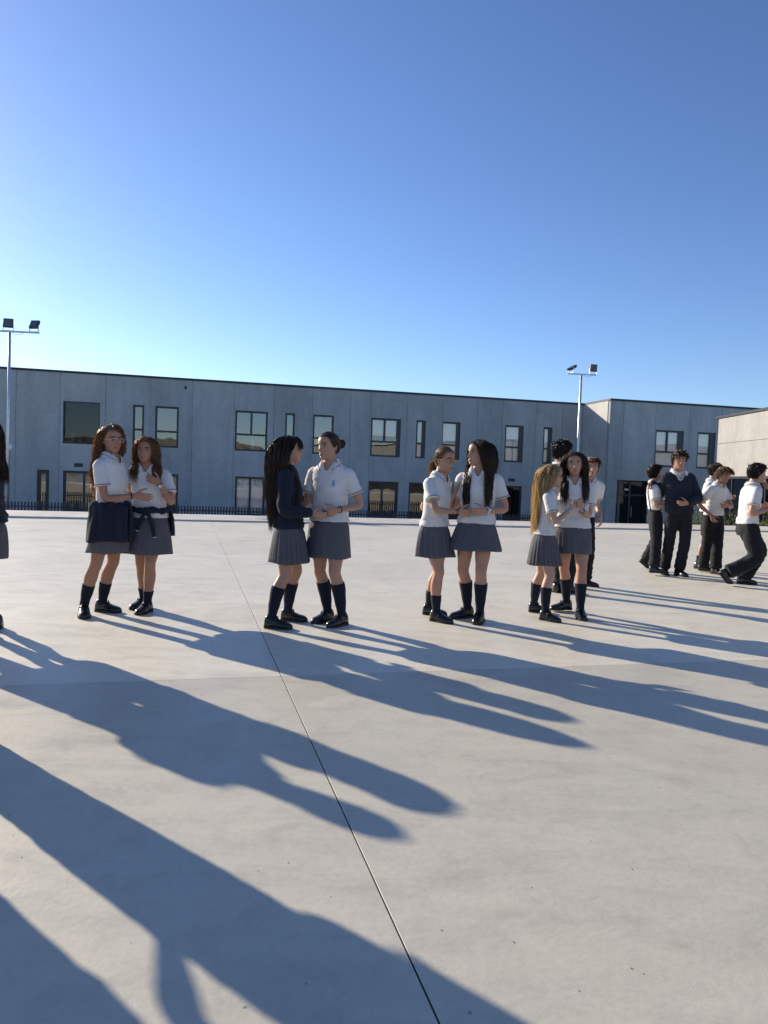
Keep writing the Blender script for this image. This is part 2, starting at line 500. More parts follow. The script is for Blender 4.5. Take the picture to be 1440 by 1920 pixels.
# projecting wing
wf = lambda x, y: fac(x, y, WD)
wu0 = uC
sw = [uC, wf(1166, 850)[0], wf(1228, 850)[0] - .06, wf(1290, 850)[0], wf(1350, 850)[0], wf(1410, 850)[0], wf(1480, 850)[0], wf(1560, 850)[0]]
def WW(x0, x1, low=False, **kw):
    return dict(u0=wf(x0, 840)[0], u1=wf(x1, 840)[0], z0=SL(YARD + .01) if low else SL(wf(1255, 876)[1]), z1=SL(wf(1190, 901)[1]) if low else SL(wf(1255, 807)[1]), **kw)
wwin = [WW(1228, 1281, mull=(.5,), trans=(.40,), bottom_single=True, heavy_right=.22, blind=1.0),
        WW(1307, 1341, trans=(.40,), heavy_right=.25, blind=1.0)]
wdoor = WW(1160, 1222, low=True)
# the wide doorway spans two panels: cut it from both
for i in range(len(sw) - 1):
    a, b = sw[i], sw[i+1]
    hs = []
    for w in wwin + [wdoor]:
        x0, x1 = max(w['u0'], a + .012), min(w['u1'], b - .012)
        if x1 - x0 > .05: hs.append((x0, x1, w['z0'], w['z1']))
    panel(school, a, b, SL(YARD) - .2, SL(ROOF) - .06, hs, -WD, .22, MAT['facade'])
for w in wwin: window(school, ybase=-WD, **w)
mb = MB()
for s in sw[2:-1]: mb.box((s - .03, -WD + .012, SL(YARD)), (s + .03, -WD + .17, SL(ROOF) - .07))
mb.build('panel_joint_seal', MAT['seal'], school)
# doorway: dark recessed glazed doors with a transom and white sign
d = wdoor
dz = d['z0'] + (d['z1'] - d['z0']) * .72
fr = MB()
for x0, x1 in ((d['u0'] + .02, d['u0'] + .1), (d['u1'] - .1, d['u1'] - .02), ((d['u0'] + d['u1']) / 2 - .06, (d['u0'] + d['u1']) / 2 + .06)):
    fr.box((x0, -WD + .35, d['z0']), (x1, -WD + .45, d['z1'] - .01))
fr.box((d['u0'] + .1, -WD + .352, dz - .05), (d['u1'] - .1, -WD + .448, dz + .05))
fr.box((d['u0'] + .1, -WD + .352, d['z1'] - .10), (d['u1'] - .1, -WD + .448, d['z1'] - .01))
door = fr.build('entrance_door', MAT['frame'], school)
um = (d['u0'] + d['u1']) / 2
for x0, x1 in ((d['u0'] + .1, um - .06), (um + .06, d['u1'] - .1)):
    for z0, z1 in ((d['z0'], dz - .05), (dz + .05, d['z1'] - .1)):
        mesh_obj('pane', [(x0, -WD + .40, z0), (x1, -WD + .40, z0), (x1, -WD + .40, z1), (x0, -WD + .40, z1)], [(0, 1, 2, 3)], MAT['glass_dark'], door)
hu = um + .12
MB().tube([(hu, -WD + .30, d['z0'] + .9), (hu, -WD + .30, d['z0'] + 1.5)], [.015, .015], 8).build('handle', MAT['galv'], door)
su, sz = wf(1180, 918)
MB().box((su - .12, -WD + .30, SL(sz) - .05), (su + .12, -WD + .33, SL(sz) + .05)).build('door_sign', MAT['white'], door, bevel=.006)
# wing flank (catches the low sun above the main roof's shadow, boosted by a lightened colour)
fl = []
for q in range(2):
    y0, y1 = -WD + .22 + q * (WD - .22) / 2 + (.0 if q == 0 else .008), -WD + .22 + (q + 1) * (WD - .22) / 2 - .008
    MB().box((uC - .02, y0, SL(YARD) - .2), (uC + .2, y1, SL(ROOF) - .06)).build('wall_panel', MAT['flank_sunlit'], school)
uE = sw[-1]
MB().box((uC, -WD + .22, SL(ROOF) - .45), (uE, 16, SL(ROOF) - .12)).build('roof', MAT['interior'], school)
MB().box((uC - .04, -WD - .045, SL(ROOF) - .06), (uE, -WD + .28, SL(ROOF) + .05)).build('coping', MAT['coping'], school)
MB().box((uC - .04, -WD + .28, SL(ROOF) - .06), (uC + .26, .30, SL(ROOF) + .05)).build('coping', MAT['coping'], school)

# things standing on the window sills (white papers, jars, a paper roll)
def sill_item(px, py, label, kind):
    uu, zz = fac(px, py, -.28)
    p = FO + FU * uu - FN * .28
    z = ZUB + .05
    n = MB()
    if kind == 'roll':
        n.tube([(0, 0, .02), (0, 0, .55)], [.10, .10], 12)
        cat = 'paper roll'
    elif kind == 'jar':
        n.tube([(0, 0, .01), (0, 0, .08), (0, 0, .16), (0, 0, .20)], [.08, .10, .09, .05], 12); cat = 'jar'
    else:
        for q in range(6):
            s = .05 + .012 * math.sin(q * 3)
            n.box((-.2 + q * .06, -.05, .012 * q % .03), (-.2 + q * .06 + s, .05, .05 + .05 * abs(math.sin(q * 2.3)))); cat = 'papers'
    o = n.build({'roll': 'paper_roll', 'jar': 'jar', 'papers': 'papers'}[kind], MAT['white'], smooth=(kind != 'papers'))
    o.location = (p[0], p[1], z); o.rotation_euler = (0, 0, FA)
    tag(o, label, cat)
sill_item(136, 825, 'white paper roll on the sill of the wide dark undivided window', 'roll')
sill_item(150, 825, 'white jar beside a paper roll in the wide dark undivided window', 'jar')
sill_item(126, 826, 'white paper scraps at the end of the wide dark undivided window sill', 'papers')
sill_item(473, 842, 'white paper roll standing in the four-part window of the upper floor', 'roll')
sill_item(455, 843, 'white paper scraps on the sill of the upper four-part window', 'papers')

# ------------------------------------------------------------------ picket fence in front of the school
FOFF = 7.0
f0 = fac(-120, 930, FOFF)[0]; f1 = fac(1003, 930, FOFF)[0]
fz = fac(60, 941, FOFF)[1]
fence = empty('picket_fence', tuple(FO + FN * FOFF + FU * f0 + np.array([0, 0, YARD])), FA)
tag(fence, 'long dark metal picket fence standing in front of the grey school', 'fence')
pm = None
fh = fz - YARD
n = 0; x = 0.0; pitch = 0.128
while x <= f1 - f0:
    if pm is None:
        o = MB().box((-.032, -.012, .08), (.032, .012, fh)).build('picket', MAT['fence'], fence)
        pm = o.data
    else:
        o = bpy.data.objects.new('picket', pm); COL.objects.link(o); o.parent = fence
    o.location = (x, 0, 0)
    x += pitch
for z in (.18, fh - .22):
    MB().box((-.1, .014, z), (f1 - f0 + .1, .045, z + .05)).build('rail', MAT['fence'], fence)

# ------------------------------------------------------------------ pale hall on the right, running towards the viewer
HX, HY0, HY1, HZ = 14.67, 33.0, -34.0, 4.45
hall = empty('sports_hall', (HX, HY0, YARD))
tag(hall, 'pale sunlit precast hall with a dark glazed base beside the plaza', 'building')
def HL(z): return z - YARD
py = 0.0; L = HY0 - HY1
zs = [(1.84, 3.28), (3.292, HZ - .06)]
while py < L - .1:
    w = min(5.6, L - py)
    for z0, z1 in zs:
        MB().box((0, -py - w + .006, HL(z0)), (.22, -py - .006, HL(z1))).build('wall_panel', MAT['hall'], hall, bevel=.008)
    py += w
MB().box((.06, -L, HL(1.86)), (.20, 0, HL(HZ) - .08)).build('panel_joint_seal', MAT['joint'], hall)
py = 0.0
MB().box((.22, -.006, HL(YARD)), (16, .2, HL(HZ) - .06)).build('end_wall', MAT['facade'], hall)
MB().box((.02, -L, HL(HZ) - .05), (16, .1, HL(HZ) - .02)).build('roof', MAT['interior'], hall)
MB().box((-.05, -L - .05, HL(HZ) - .06 + .012), (.30, .24, HL(HZ) + .06)).build('coping', MAT['coping'], hall)
MB().box((1.8, -L, 0), (2.0, 0, HL(1.84))).build('interior', MAT['interior'], hall)
while py < L - .1:
    w = min(1.4, L - py)
    f = MB()
    f.box((.06, -py - .05, 0), (.16, -py, HL(1.835))).box((.062, -py - w, HL(1.76)), (.158, -py - .05, HL(1.835)))
    o = f.build('glazing_bar', MAT['frame'], hall)
    mesh_obj('pane', [(.10, -py - .05, 0), (.10, -py - w, 0), (.10, -py - w, HL(1.76)), (.10, -py - .05, HL(1.76))], [(0, 1, 2, 3)], MAT['glass_green'], o)
    py += w

# ------------------------------------------------------------------ dry hillside across the road, mirrored in the windows
def hill():
    nx, ny = 60, 30
    V = []
    for j in range(ny + 1):
        for i in range(nx + 1):
            a = rad(-35 + 215 * i / nx)              # sweeps round the right and back of the plaza
            r = 62 + 120 * j / ny
            x = r * math.cos(rad(-25) - a * .9 + .9); y = r * math.sin(rad(-25) - a * .9 + .9) - 10
            t = j / ny
            h = 15 * (t ** .8) * (0.75 + .4 * noise.noise(Vector((i * .13, j * .1, 2)))) + 2.2 * noise.noise(Vector((i * .5, j * .6, 5))) * min(1, t * 4)
            h += 1.2 * math.floor(t * 9) / 9
            V.append((x, y, YARD - .3 + max(0, h)))
    Fc = [(j*(nx+1)+i, j*(nx+1)+i+1, (j+1)*(nx+1)+i+1, (j+1)*(nx+1)+i) for j in range(ny) for i in range(nx)]
    m, nt, b = newmat('dry_hillside')
    n1 = noise_tex(nt, world_pos(nt), .25, 6, .7, .5)
    nt.links.new(ramp(nt, n1, [(.35, (.08, .085, .055)), (.48, (.22, .20, .15)), (.6, (.36, .32, .25)), (.75, (.44, .41, .34))]), b.inputs['Base Color'])
    b.inputs['Roughness'].default_value = .95
    o = mesh_obj('hillside', V, Fc, m, None, True)
    tag(o, kind='structure')
hill()

# ------------------------------------------------------------------ floodlight masts
def mast(px, depth, top_y, lamps, barL, barR, label, tilt, yaw, sensor):
    top = at(px, top_y, depth)
    p = np.array([top[0], top[1], 0])
    h = top[2] - YARD
    r = empty('floodlight_mast', (p[0], p[1], YARD), yaw)
    tag(r, label, 'floodlight', 'floodlight masts along the plaza edge')
    pole = MB().tube([(0, 0, 0), (0, 0, h * .5), (0, 0, h)], [.075, .066, .055], 16).build('pole', MAT['galv'], r, True)
    MB().box((-.2, -.2, 0), (.2, .2, .025)).build('base_plate', MAT['galv'], r, bevel=.004)
    MB().tube([(0, 0, h - .34), (0, 0, h - .30)], [.075, .075], 16).build('collar', MAT['galv'], pole)
    MB().box((-barL, -.035, h), (barR, .035, h + .07)).build('crossbar', MAT['galv'], r, bevel=.006)
    MB().tube([(.10, -.02, h - .02), (.25, -.02, h - .09), (.42, -.02, h - .09), (.56, -.02, h - .01)], [.008]*4, 6).build('cable', MAT['black_metal'], r)
    for (x, pitch, ry, s) in lamps:
        br = MB()
        br.box((-.17*s, -.02, 0), (.17*s, .02, .012)).box((-.17*s, -.02, .012), (-.155*s, .02, .22*s)).box((.155*s, -.02, .012), (.17*s, .02, .22*s))
        b = br.build('bracket', MAT['galv'], r); b.location = (x, 0, h + .071); b.rotation_euler = (0, 0, ry)
        hd = MB().box((-.15*s, -.05, -.10*s), (.15*s, .05, .20*s))
        for q in range(6): hd.box((-.14*s + q * .05*s, .05, -.08*s), (-.13*s + q * .05*s + .012, .085, .17*s))
        hh = hd.build('lamp_head', MAT['black_metal'], r)
        hh.location = (x, 0, h + .07 + .2 * s); hh.rotation_euler = (pitch, 0, ry)
        MB().box((-.13*s, -.056, -.08*s), (.13*s, -.0502, .18*s)).build('lens', MAT['lamp_glass'], hh)
    if sensor:
        zz = at(px, sensor, p[1])[2] - YARD
        s_ = MB().tube([(-.16, -.06, zz), (-.12, -.06, zz)], [.05, .05], 10).tube([(.10, -.08, zz - .12), (.10, -.08, zz), (.10, -.08, zz + .12)], [.10, .15, .09], 14)
        s_.box((-.12, -.09, zz - .03), (.10, -.03, zz + .03))
        s_.build('siren_box', MAT['white'], r, True)
mast(18, 31.6, 623, [(-1.1, rad(-20), rad(10), 1.25), (-.06, rad(-10), rad(8), 1.25), (1.0, rad(-28), rad(-14), 1.25)], 1.25, 1.22, 'tall steel floodlight mast with a white siren box on its pole', 0, rad(4), 838)
mast(1090, 38.4, 703, [(-.56, rad(-58), rad(-75), 1.25), (.62, rad(6), rad(10), 1.25)], .76, .80, 'tall steel floodlight mast in front of the building corner', 0, rad(6), None)

# ------------------------------------------------------------------ shrubs by the hall
leaf_m, nt, b = newmat('shrub_leaf')
oi = noise_tex(nt, world_pos(nt), 14, 3)
nt.links.new(ramp(nt, oi, [(.3, (.035, .06, .018)), (.55, (.07, .115, .03)), (.75, (.13, .17, .05))]), b.inputs['Base Color'])
b.inputs['Roughness'].default_value = .5
trn = nd(nt, 'ShaderNodeBsdfTranslucent'); trn.inputs[0].default_value = (.20, .26, .05, 1)
mxs = nt.nodes.new('ShaderNodeMixShader'); mxs.inputs[0].default_value = .35
nt.links.new(b.outputs[0], mxs.inputs[1]); nt.links.new(trn.outputs[0], mxs.inputs[2]); nt.links.new(mxs.outputs[0], nt.nodes['Material Output'].inputs[0])
def shrub(px, py_top, depth, width, label, seed, tall=False):
    rr = random.Random(seed)
    p = at(px, 980, depth); z0 = YARD if p[1] > 25.6 else 0.0
    top = at(px, py_top, depth)[2]
    r = empty('shrub', (p[0], p[1], z0)); tag(r, label, 'shrub', 'shrubs along the hall')
    H = top - z0
    st, lf = MB(), MB()
    nst = 7 if not tall else 4
    for i in range(nst):
        a = rr.uniform(0, 6.28); sp = width * rr.uniform(.2, .9)
        tip = np.array([math.cos(a) * sp, math.sin(a) * sp, H * rr.uniform(.65, 1.0)])
        mid = tip * .5 + np.array([rr.uniform(-.05, .05), rr.uniform(-.05, .05), .1])
        st.tube([(0, 0, -.02), mid, tip], [.012, .008, .004], 5)
        for k in range(70 if not tall else 45):
            t = rr.uniform(.12, 1) ** .8
            c = (mid * 2 * t if t < .5 else mid + (tip - mid) * (t - .5) * 2) + np.array([rr.gauss(0, .09), rr.gauss(0, .09), rr.gauss(0, .07)]) * (1 if not tall else .6)
            s = rr.uniform(.035, .07)
            d = unit([rr.gauss(0, 1), rr.gauss(0, 1), rr.gauss(.2, .6)]); e = unit(np.cross(d, [rr.gauss(0, 1), rr.gauss(0, 1), 1]))
            nrm = np.cross(d, e)
            lf.add([c - d * s, c + e * s * .45 + nrm * s * .15, c + d * s, c - e * s * .45 + nrm * s * .15], [(0, 1, 2), (0, 2, 3)])
    st.build('stems', MAT['twig'], r)
    tag(lf.build('foliage', leaf_m, r), kind='stuff')
shrub(1305, 948, 27.5, .45, 'leafy green shrub showing beside the boy in the navy sweater', 1)
shrub(1345, 935, 26.6, .35, 'slim upright shrub behind the laughing boy', 2, True)
shrub(1372, 930, 26.4, .3, 'tall thin shrub against the green glass of the hall', 3, True)
shrub(1362, 968, 26.0, .5, 'low spreading green shrub between the laughing boy and the lunging boy', 4)
shrub(1390, 972, 26.2, .4, 'low dense shrub just behind the lunging boy', 5)
shrub(1430, 930, 26.3, .3, 'thin shrub rising behind the outstretched arms of the lunging boy', 6, True)
shrub(1436, 965, 26.2, .4, 'low bushy shrub at the foot of the hall beyond the lunging boy', 7)
# ================================================================== people
from mathutils.bvhtree import BVHTree

def cloth_mat(name, col, rough=.85, trans=0.0, bscale=420, bstr=.25, var=.06, wrinkle=.25, wscale=16):
    m, nt, b = newmat(name)
    p = coords(nt)
    n = noise_tex(nt, p, 9, 3)
    c = ramp(nt, n, [(.3, tuple(x * (1 - var) for x in col)), (.7, tuple(min(1, x * (1 + var)) for x in col))])
    nt.links.new(c, b.inputs['Base Color'])
    b.inputs['Roughness'].default_value = rough
    b.inputs['Specular IOR Level'].default_value = .2
    b.inputs['Sheen Weight'].default_value = .06
    h = nt.nodes.new('ShaderNodeMath'); h.operation = 'MULTIPLY_ADD'
    nt.links.new(noise_tex(nt, coords(nt, (1, 1, .45)), wscale, 3, .5, .6), h.inputs[0]); h.inputs[1].default_value = 6 * wrinkle
    nt.links.new(noise_tex(nt, p, bscale, 1), h.inputs[2])
    bump(nt, b, h.outputs[0], bstr, .006)
    if trans:
        t = nd(nt, 'ShaderNodeBsdfTranslucent'); t.inputs[0].default_value = (*col, 1)
        mx = nt.nodes.new('ShaderNodeMixShader'); mx.inputs[0].default_value = trans
        nt.links.new(b.outputs[0], mx.inputs[1]); nt.links.new(t.outputs[0], mx.inputs[2])
        nt.links.new(mx.outputs[0], nt.nodes['Material Output'].inputs[0])
    return m
def skin_mat(name, col):
    m, nt, b = newmat(name)
    n = noise_tex(nt, coords(nt), 11, 4, .6)
    r = (min(1, col[0] * 1.06), col[1] * .88, col[2] * .84)
    nt.links.new(ramp(nt, n, [(.32, r), (.6, col), (.8, tuple(min(1, x * 1.07) for x in col))]), b.inputs['Base Color'])
    b.inputs['Roughness'].default_value = .5
    b.inputs['Specular IOR Level'].default_value = .35
    b.inputs['Subsurface Weight'].default_value = .12
    b.inputs['Subsurface Radius'].default_value = (.012, .005, .003)
    b.inputs['Subsurface Scale'].default_value = .5
    bump(nt, b, noise_tex(nt, coords(nt), 260, 2), .06, .002)
    return m
def hair_mat(name, dark, light, glow=.36):
    m, nt, b = newmat(name)
    n = noise_tex(nt, coords(nt, (1, 1, .12)), 70, 3, .6)
    c = ramp(nt, n, [(.3, dark), (.7, light)])
    nt.links.new(c, b.inputs['Base Color'])
    b.inputs['Roughness'].default_value = .38
    b.inputs['Specular IOR Level'].default_value = .45
    t = nd(nt, 'ShaderNodeBsdfTranslucent')
    tc = tuple(min(1, x * 1.6) for x in light); t.inputs[0].default_value = (*tc, 1)
    mx = nt.nodes.new('ShaderNodeMixShader'); mx.inputs[0].default_value = glow
    nt.links.new(b.outputs[0], mx.inputs[1]); nt.links.new(t.outputs[0], mx.inputs[2])
    nt.links.new(mx.outputs[0], nt.nodes['Material Output'].inputs[0])
    return m
MAT['skin'] = skin_mat('skin_olive', (.47, .275, .19))
MAT['skin_tan'] = skin_mat('skin_tanned', (.40, .22, .145))
MAT['skin_fair'] = skin_mat('skin_fair', (.53, .33, .24))
MAT['polo'] = cloth_mat('white_pique', (.80, .785, .76), .85, .10)
MAT['navy'] = cloth_mat('navy_knit', (.016, .021, .036), .9, 0, 240, .5)
MAT['skirt'] = cloth_mat('grey_wool_skirt', (.122, .117, .130), .9, .06, 500, .2, .05, .1)
MAT['trousers'] = cloth_mat('charcoal_trousers', (.015, .016, .019), .85, 0, 500, .2, .08, .4, 12)
MAT['sock'] = cloth_mat('navy_sock', (.014, .018, .030), .95, 0, 300, .4)
MAT['stripe'] = simple('navy_trim', (.03, .04, .085), .8)
MAT['leather'] = simple('black_leather', (.012, .012, .013), .26, 0, .6, .2, 20)
MAT['sole'] = simple('rubber_sole', (.018, .018, .018), .7)
MAT['eye_white'] = simple('eye_white', (.62, .59, .56), .25)
MAT['iris'] = simple('dark_iris', (.018, .010, .007), .15)
MAT['lips'] = simple('lips', (.38, .14, .12), .4)
MAT['mouth'] = simple('mouth_dark', (.05, .015, .015), .5)
MAT['teeth'] = simple('teeth', (.72, .69, .62), .3)
MAT['steel'] = simple('steel', (.6, .6, .6), .25, .9)
MAT['glasses_pale'] = simple('pale_spectacle_frame', (.55, .42, .34), .3)
MAT['glasses_dark'] = simple('dark_spectacle_frame', (.08, .03, .03), .3)
MAT['glasses_gold'] = simple('gold_spectacle_frame', (.55, .46, .20), .25, .8)
MAT['cord_red'] = simple('red_cord', (.16, .02, .04), .7)
MAT['crest'] = simple('crest_blue', (.24, .36, .66), .8)
HAIR = {
 'black': hair_mat('hair_black', (.010, .008, .008), (.030, .020, .016)),
 'dark': hair_mat('hair_dark_brown', (.018, .012, .009), (.075, .042, .025)),
 'brown': hair_mat('hair_brown', (.055, .030, .017), (.20, .11, .055)),
 'chestnut': hair_mat('hair_chestnut', (.095, .055, .031), (.36, .22, .125), .52),
 'blonde': hair_mat('hair_blonde', (.26, .175, .10), (.72, .53, .32), .48),
}

def remesh(V, Fc, voxel, smooth=2, lam=.5):
    me = bpy.data.meshes.new('tmp'); me.from_pydata([tuple(map(float, v)) for v in V], [], [tuple(f) for f in Fc])
    o = bpy.data.objects.new('tmp', me); COL.objects.link(o)
    md = o.modifiers.new('r', 'REMESH'); md.mode = 'VOXEL'; md.voxel_size = voxel; md.adaptivity = 0
    dg = bpy.context.evaluated_depsgraph_get()
    m = o.evaluated_get(dg).to_mesh()
    v = np.empty(len(m.vertices) * 3); m.vertices.foreach_get('co', v); v = v.reshape(-1, 3)
    lp = np.empty(len(m.loops), dtype=np.int64); m.loops.foreach_get('vertex_index', lp)
    q = lp.reshape(-1, 4).copy()
    o.evaluated_get(dg).to_mesh_clear()
    bpy.data.objects.remove(o); bpy.data.meshes.remove(me)
    return smooth_v(v, q, smooth, lam), q
def smooth_v(v, q, it, lam=.5):
    if it == 0: return v
    e = np.concatenate([q[:, [0, 1]], q[:, [1, 2]], q[:, [2, 3]], q[:, [3, 0]]])
    cnt = np.bincount(e.ravel(), minlength=len(v)).astype(float)
    for _ in range(it):
        s = np.zeros_like(v)
        for k in range(3):
            s[:, k] = np.bincount(e[:, 0], v[e[:, 1], k], len(v)) + np.bincount(e[:, 1], v[e[:, 0], k], len(v))
        v = v + lam * (s / np.maximum(cnt, 1)[:, None] - v)
    return v
def normals(v, q):
    n = np.cross(v[q[:, 2]] - v[q[:, 0]], v[q[:, 3]] - v[q[:, 1]])
    out = np.zeros_like(v)
    for k in range(4):
        for c in range(3): out[:, c] += np.bincount(q[:, k], n[:, c], len(v))
    return out / (np.linalg.norm(out, axis=1)[:, None] + 1e-12)
def quad_obj(name, v, q, material, parent, smooth=True):
    me = bpy.data.meshes.new(name)
    me.vertices.add(len(v)); me.vertices.foreach_set('co', np.asarray(v, np.float32).ravel())
    me.loops.add(q.size); me.loops.foreach_set('vertex_index', q.ravel().astype(np.int32))
    me.polygons.add(len(q)); me.polygons.foreach_set('loop_start', np.arange(0, q.size, q.shape[1], dtype=np.int32))
    me.update(calc_edges=True); me.validate()
    return link_mesh(name, me, material, parent, smooth)
def vnoise(v, scale, seed):
    """cheap smooth 3-D noise from summed rotated sines"""
    r = np.random.default_rng(seed)
    out = np.zeros(len(v))
    for k in range(7):
        d = r.normal(size=3); d /= np.linalg.norm(d)
        f = scale * r.uniform(.6, 1.7)
        w = v @ d * f + r.uniform(0, 6.28)
        d2 = r.normal(size=3)
        out += np.sin(w + 1.3 * np.sin(v @ d2 * scale * .5 + r.uniform(0, 6)))
    return out / 7

TF = dict(z=[.44, .48, .51, .54, .575, .61, .655, .70, .735, .775, .805, .825, .843, .862],
          w=[.072, .096, .101, .099, .089, .080, .082, .088, .092, .095, .091, .070, .046, .033],
          f=[.050, .060, .061, .058, .053, .051, .058, .070, .067, .056, .047, .041, .036, .031],
          b=[.055, .070, .070, .063, .053, .047, .051, .055, .058, .056, .051, .045, .039, .033])
TM = dict(z=TF['z'],
          w=[.070, .090, .092, .091, .087, .085, .090, .096, .101, .105, .108, .082, .048, .036],
          f=[.050, .058, .060, .059, .056, .055, .058, .062, .063, .058, .050, .043, .038, .034],
          b=[.055, .068, .067, .060, .053, .050, .054, .058, .060, .059, .054, .047, .041, .036])
HEAD = np.array([  # z, half width, front, back (head-height units, chin = 0, crown = 1)
 (-.015, .03, .26, .02), (.015, .115, .345, -.02), (.06, .17, .385, .06), (.12, .215, .395, .12), (.20, .25, .40, .20), (.30, .28, .405, .29),
 (.40, .305, .40, .37), (.50, .325, .405, .425), (.58, .338, .425, .445), (.68, .345, .43, .455), (.78, .335, .40, .44), (.87, .295, .325, .385),
 (.94, .215, .22, .28), (.985, .11, .10, .14), (1.0, .03, .02, .04)])
def head_prof(z):
    return [np.interp(z, HEAD[:, 0], HEAD[:, k]) for k in (1, 2, 3)]
def gs(x, s): return np.exp(-(x / s) ** 2)
def face_feat(x, z):
    ax = np.abs(x)
    nose_amp = np.interp(z, [.27, .30, .34, .44, .53, .58], [0, .085, .112, .058, .022, 0])
    nose_w = np.interp(z, [.28, .33, .5], [.052, .048, .034])
    f = nose_amp * gs(x, nose_w)
    f += .02 * gs(z - .315, .03) * gs(ax - .06, .03)
    f -= .042 * gs(ax - .145, .075) * gs(z - .495, .05)
    f += .016 * gs(z - .575, .035) * gs(ax - .12, .11)
    f += .016 * gs(ax - .19, .08) * gs(z - .36, .08)
    f += .020 * gs(z - .20, .028) * gs(x, .085) + .016 * gs(z - .165, .02) * gs(x, .07)
    f -= .014 * gs(z - .115, .025) * gs(x, .08)
    f += .028 * gs(z - .055, .05) * gs(x, .085)
    return f
def face_y(x, z):
    w, f, b = head_prof(z)
    return f * math.sqrt(max(0, 1 - (x / w) ** 2)) + face_feat(np.array(x), np.array(z))
def head_grid(n=56):
    zz = np.concatenate([np.linspace(-.015, .12, 8)[:-1], np.linspace(.12, .62, 34)[:-1], np.linspace(.62, 1.0, 20)])
    V = []
    for z in zz:
        w, f, b = head_prof(z)
        a = np.linspace(0, 2 * np.pi, n, endpoint=False)
        x = w * np.sin(a); c = np.cos(a)
        y = np.where(c > 0, f * c, b * c)
        y = y + np.where(c > 0, face_feat(x, np.full(n, z)) * np.clip(c * 2.5, 0, 1), 0)
        V.append(np.stack([x, y, np.full(n, z)], 1))
    K = len(zz)
    V = np.concatenate(V)
    Fc = [(i*n+k, i*n+(k+1) % n, (i+1)*n+(k+1) % n, (i+1)*n+k) for i in range(K - 1) for k in range(n)]
    Fc.append(tuple(range(n))[::-1]); Fc.append(tuple((K-1)*n + k for k in range(n)))
    return V, Fc, K, n
HG = head_grid()
def hairline(x, y):
    c = y / np.sqrt(x * x + y * y + 1e-9)
    return np.interp(c, [-1, -.6, -.25, .05, .30, .62, .80, 1], [.08, .12, .30, .44, .50, .72, .82, .83])

def bone2(a, c, l1, l2, pole):
    a, c = np.asarray(a, float), np.asarray(c, float)
    d = c - a; L = np.linalg.norm(d)
    if L > (l1 + l2) * .998:
        c = a + d / L * (l1 + l2) * .998; d = c - a; L = np.linalg.norm(d)
    if L < abs(l1 - l2) + .02: L = abs(l1 - l2) + .02
    u = unit(d); p = np.asarray(pole, float); p = unit(p - u * (p @ u))
    x = (l1 * l1 - l2 * l2 + L * L) / (2 * L)
    h = math.sqrt(max(0, l1 * l1 - x * x))
    return a + u * x + p * h, c
def facing(a): a = rad(a); return np.array([math.sin(a), -math.cos(a), 0]), np.array([math.cos(a), math.sin(a), 0])
def merge(parts):
    V, Fc = [], []
    for v, f in parts:
        n = len(V); V += [np.asarray(p, float) for p in v]; Fc += [tuple(int(i) + n for i in q) for q in f]
    return V, Fc
def ellipsoid(c, ax, r, n=12, m=8):
    """ax: 3 axis vectors"""
    V, Fc = [], []
    for i in range(m + 1):
        t = math.pi * i / m
        for k in range(n):
            p = 2 * math.pi * k / n
            V.append(np.asarray(c) + ax[0] * r[0] * math.sin(t) * math.cos(p) + ax[1] * r[1] * math.sin(t) * math.sin(p) + ax[2] * r[2] * math.cos(t))
    for i in range(m):
        for k in range(n):
            Fc.append((i*n+k, (i+1)*n+k, (i+1)*n+(k+1) % n, i*n+(k+1) % n))
    return V, Fc
def loft(rings):
    n = len(rings[0]); V = [p for r in rings for p in r]
    Fc = [(i*n+k, i*n+(k+1) % n, (i+1)*n+(k+1) % n, (i+1)*n+k) for i in range(len(rings) - 1) for k in range(n)]
    Fc.append(tuple(range(n))[::-1]); Fc.append(tuple((len(rings)-1)*n + k for k in range(n)))
    return V, Fc
def spline(P, R, m=4):
    """Catmull-Rom resampling of a polyline with radii"""
    P = [np.asarray(p, float) for p in P]; out, ro = [], []
    for i in range(len(P) - 1):
        p0, p1, p2, p3 = P[max(i-1, 0)], P[i], P[i+1], P[min(i+2, len(P)-1)]
        for k in range(m):
            t = k / m
            out.append(.5 * ((2*p1) + (-p0+p2)*t + (2*p0-5*p1+4*p2-p3)*t*t + (-p0+3*p1-3*p2+p3)*t**3))
            ro.append(R[i] + (R[i+1] - R[i]) * (t*t*(3-2*t)))
    out.append(P[-1]); ro.append(R[-1])
    return out, ro

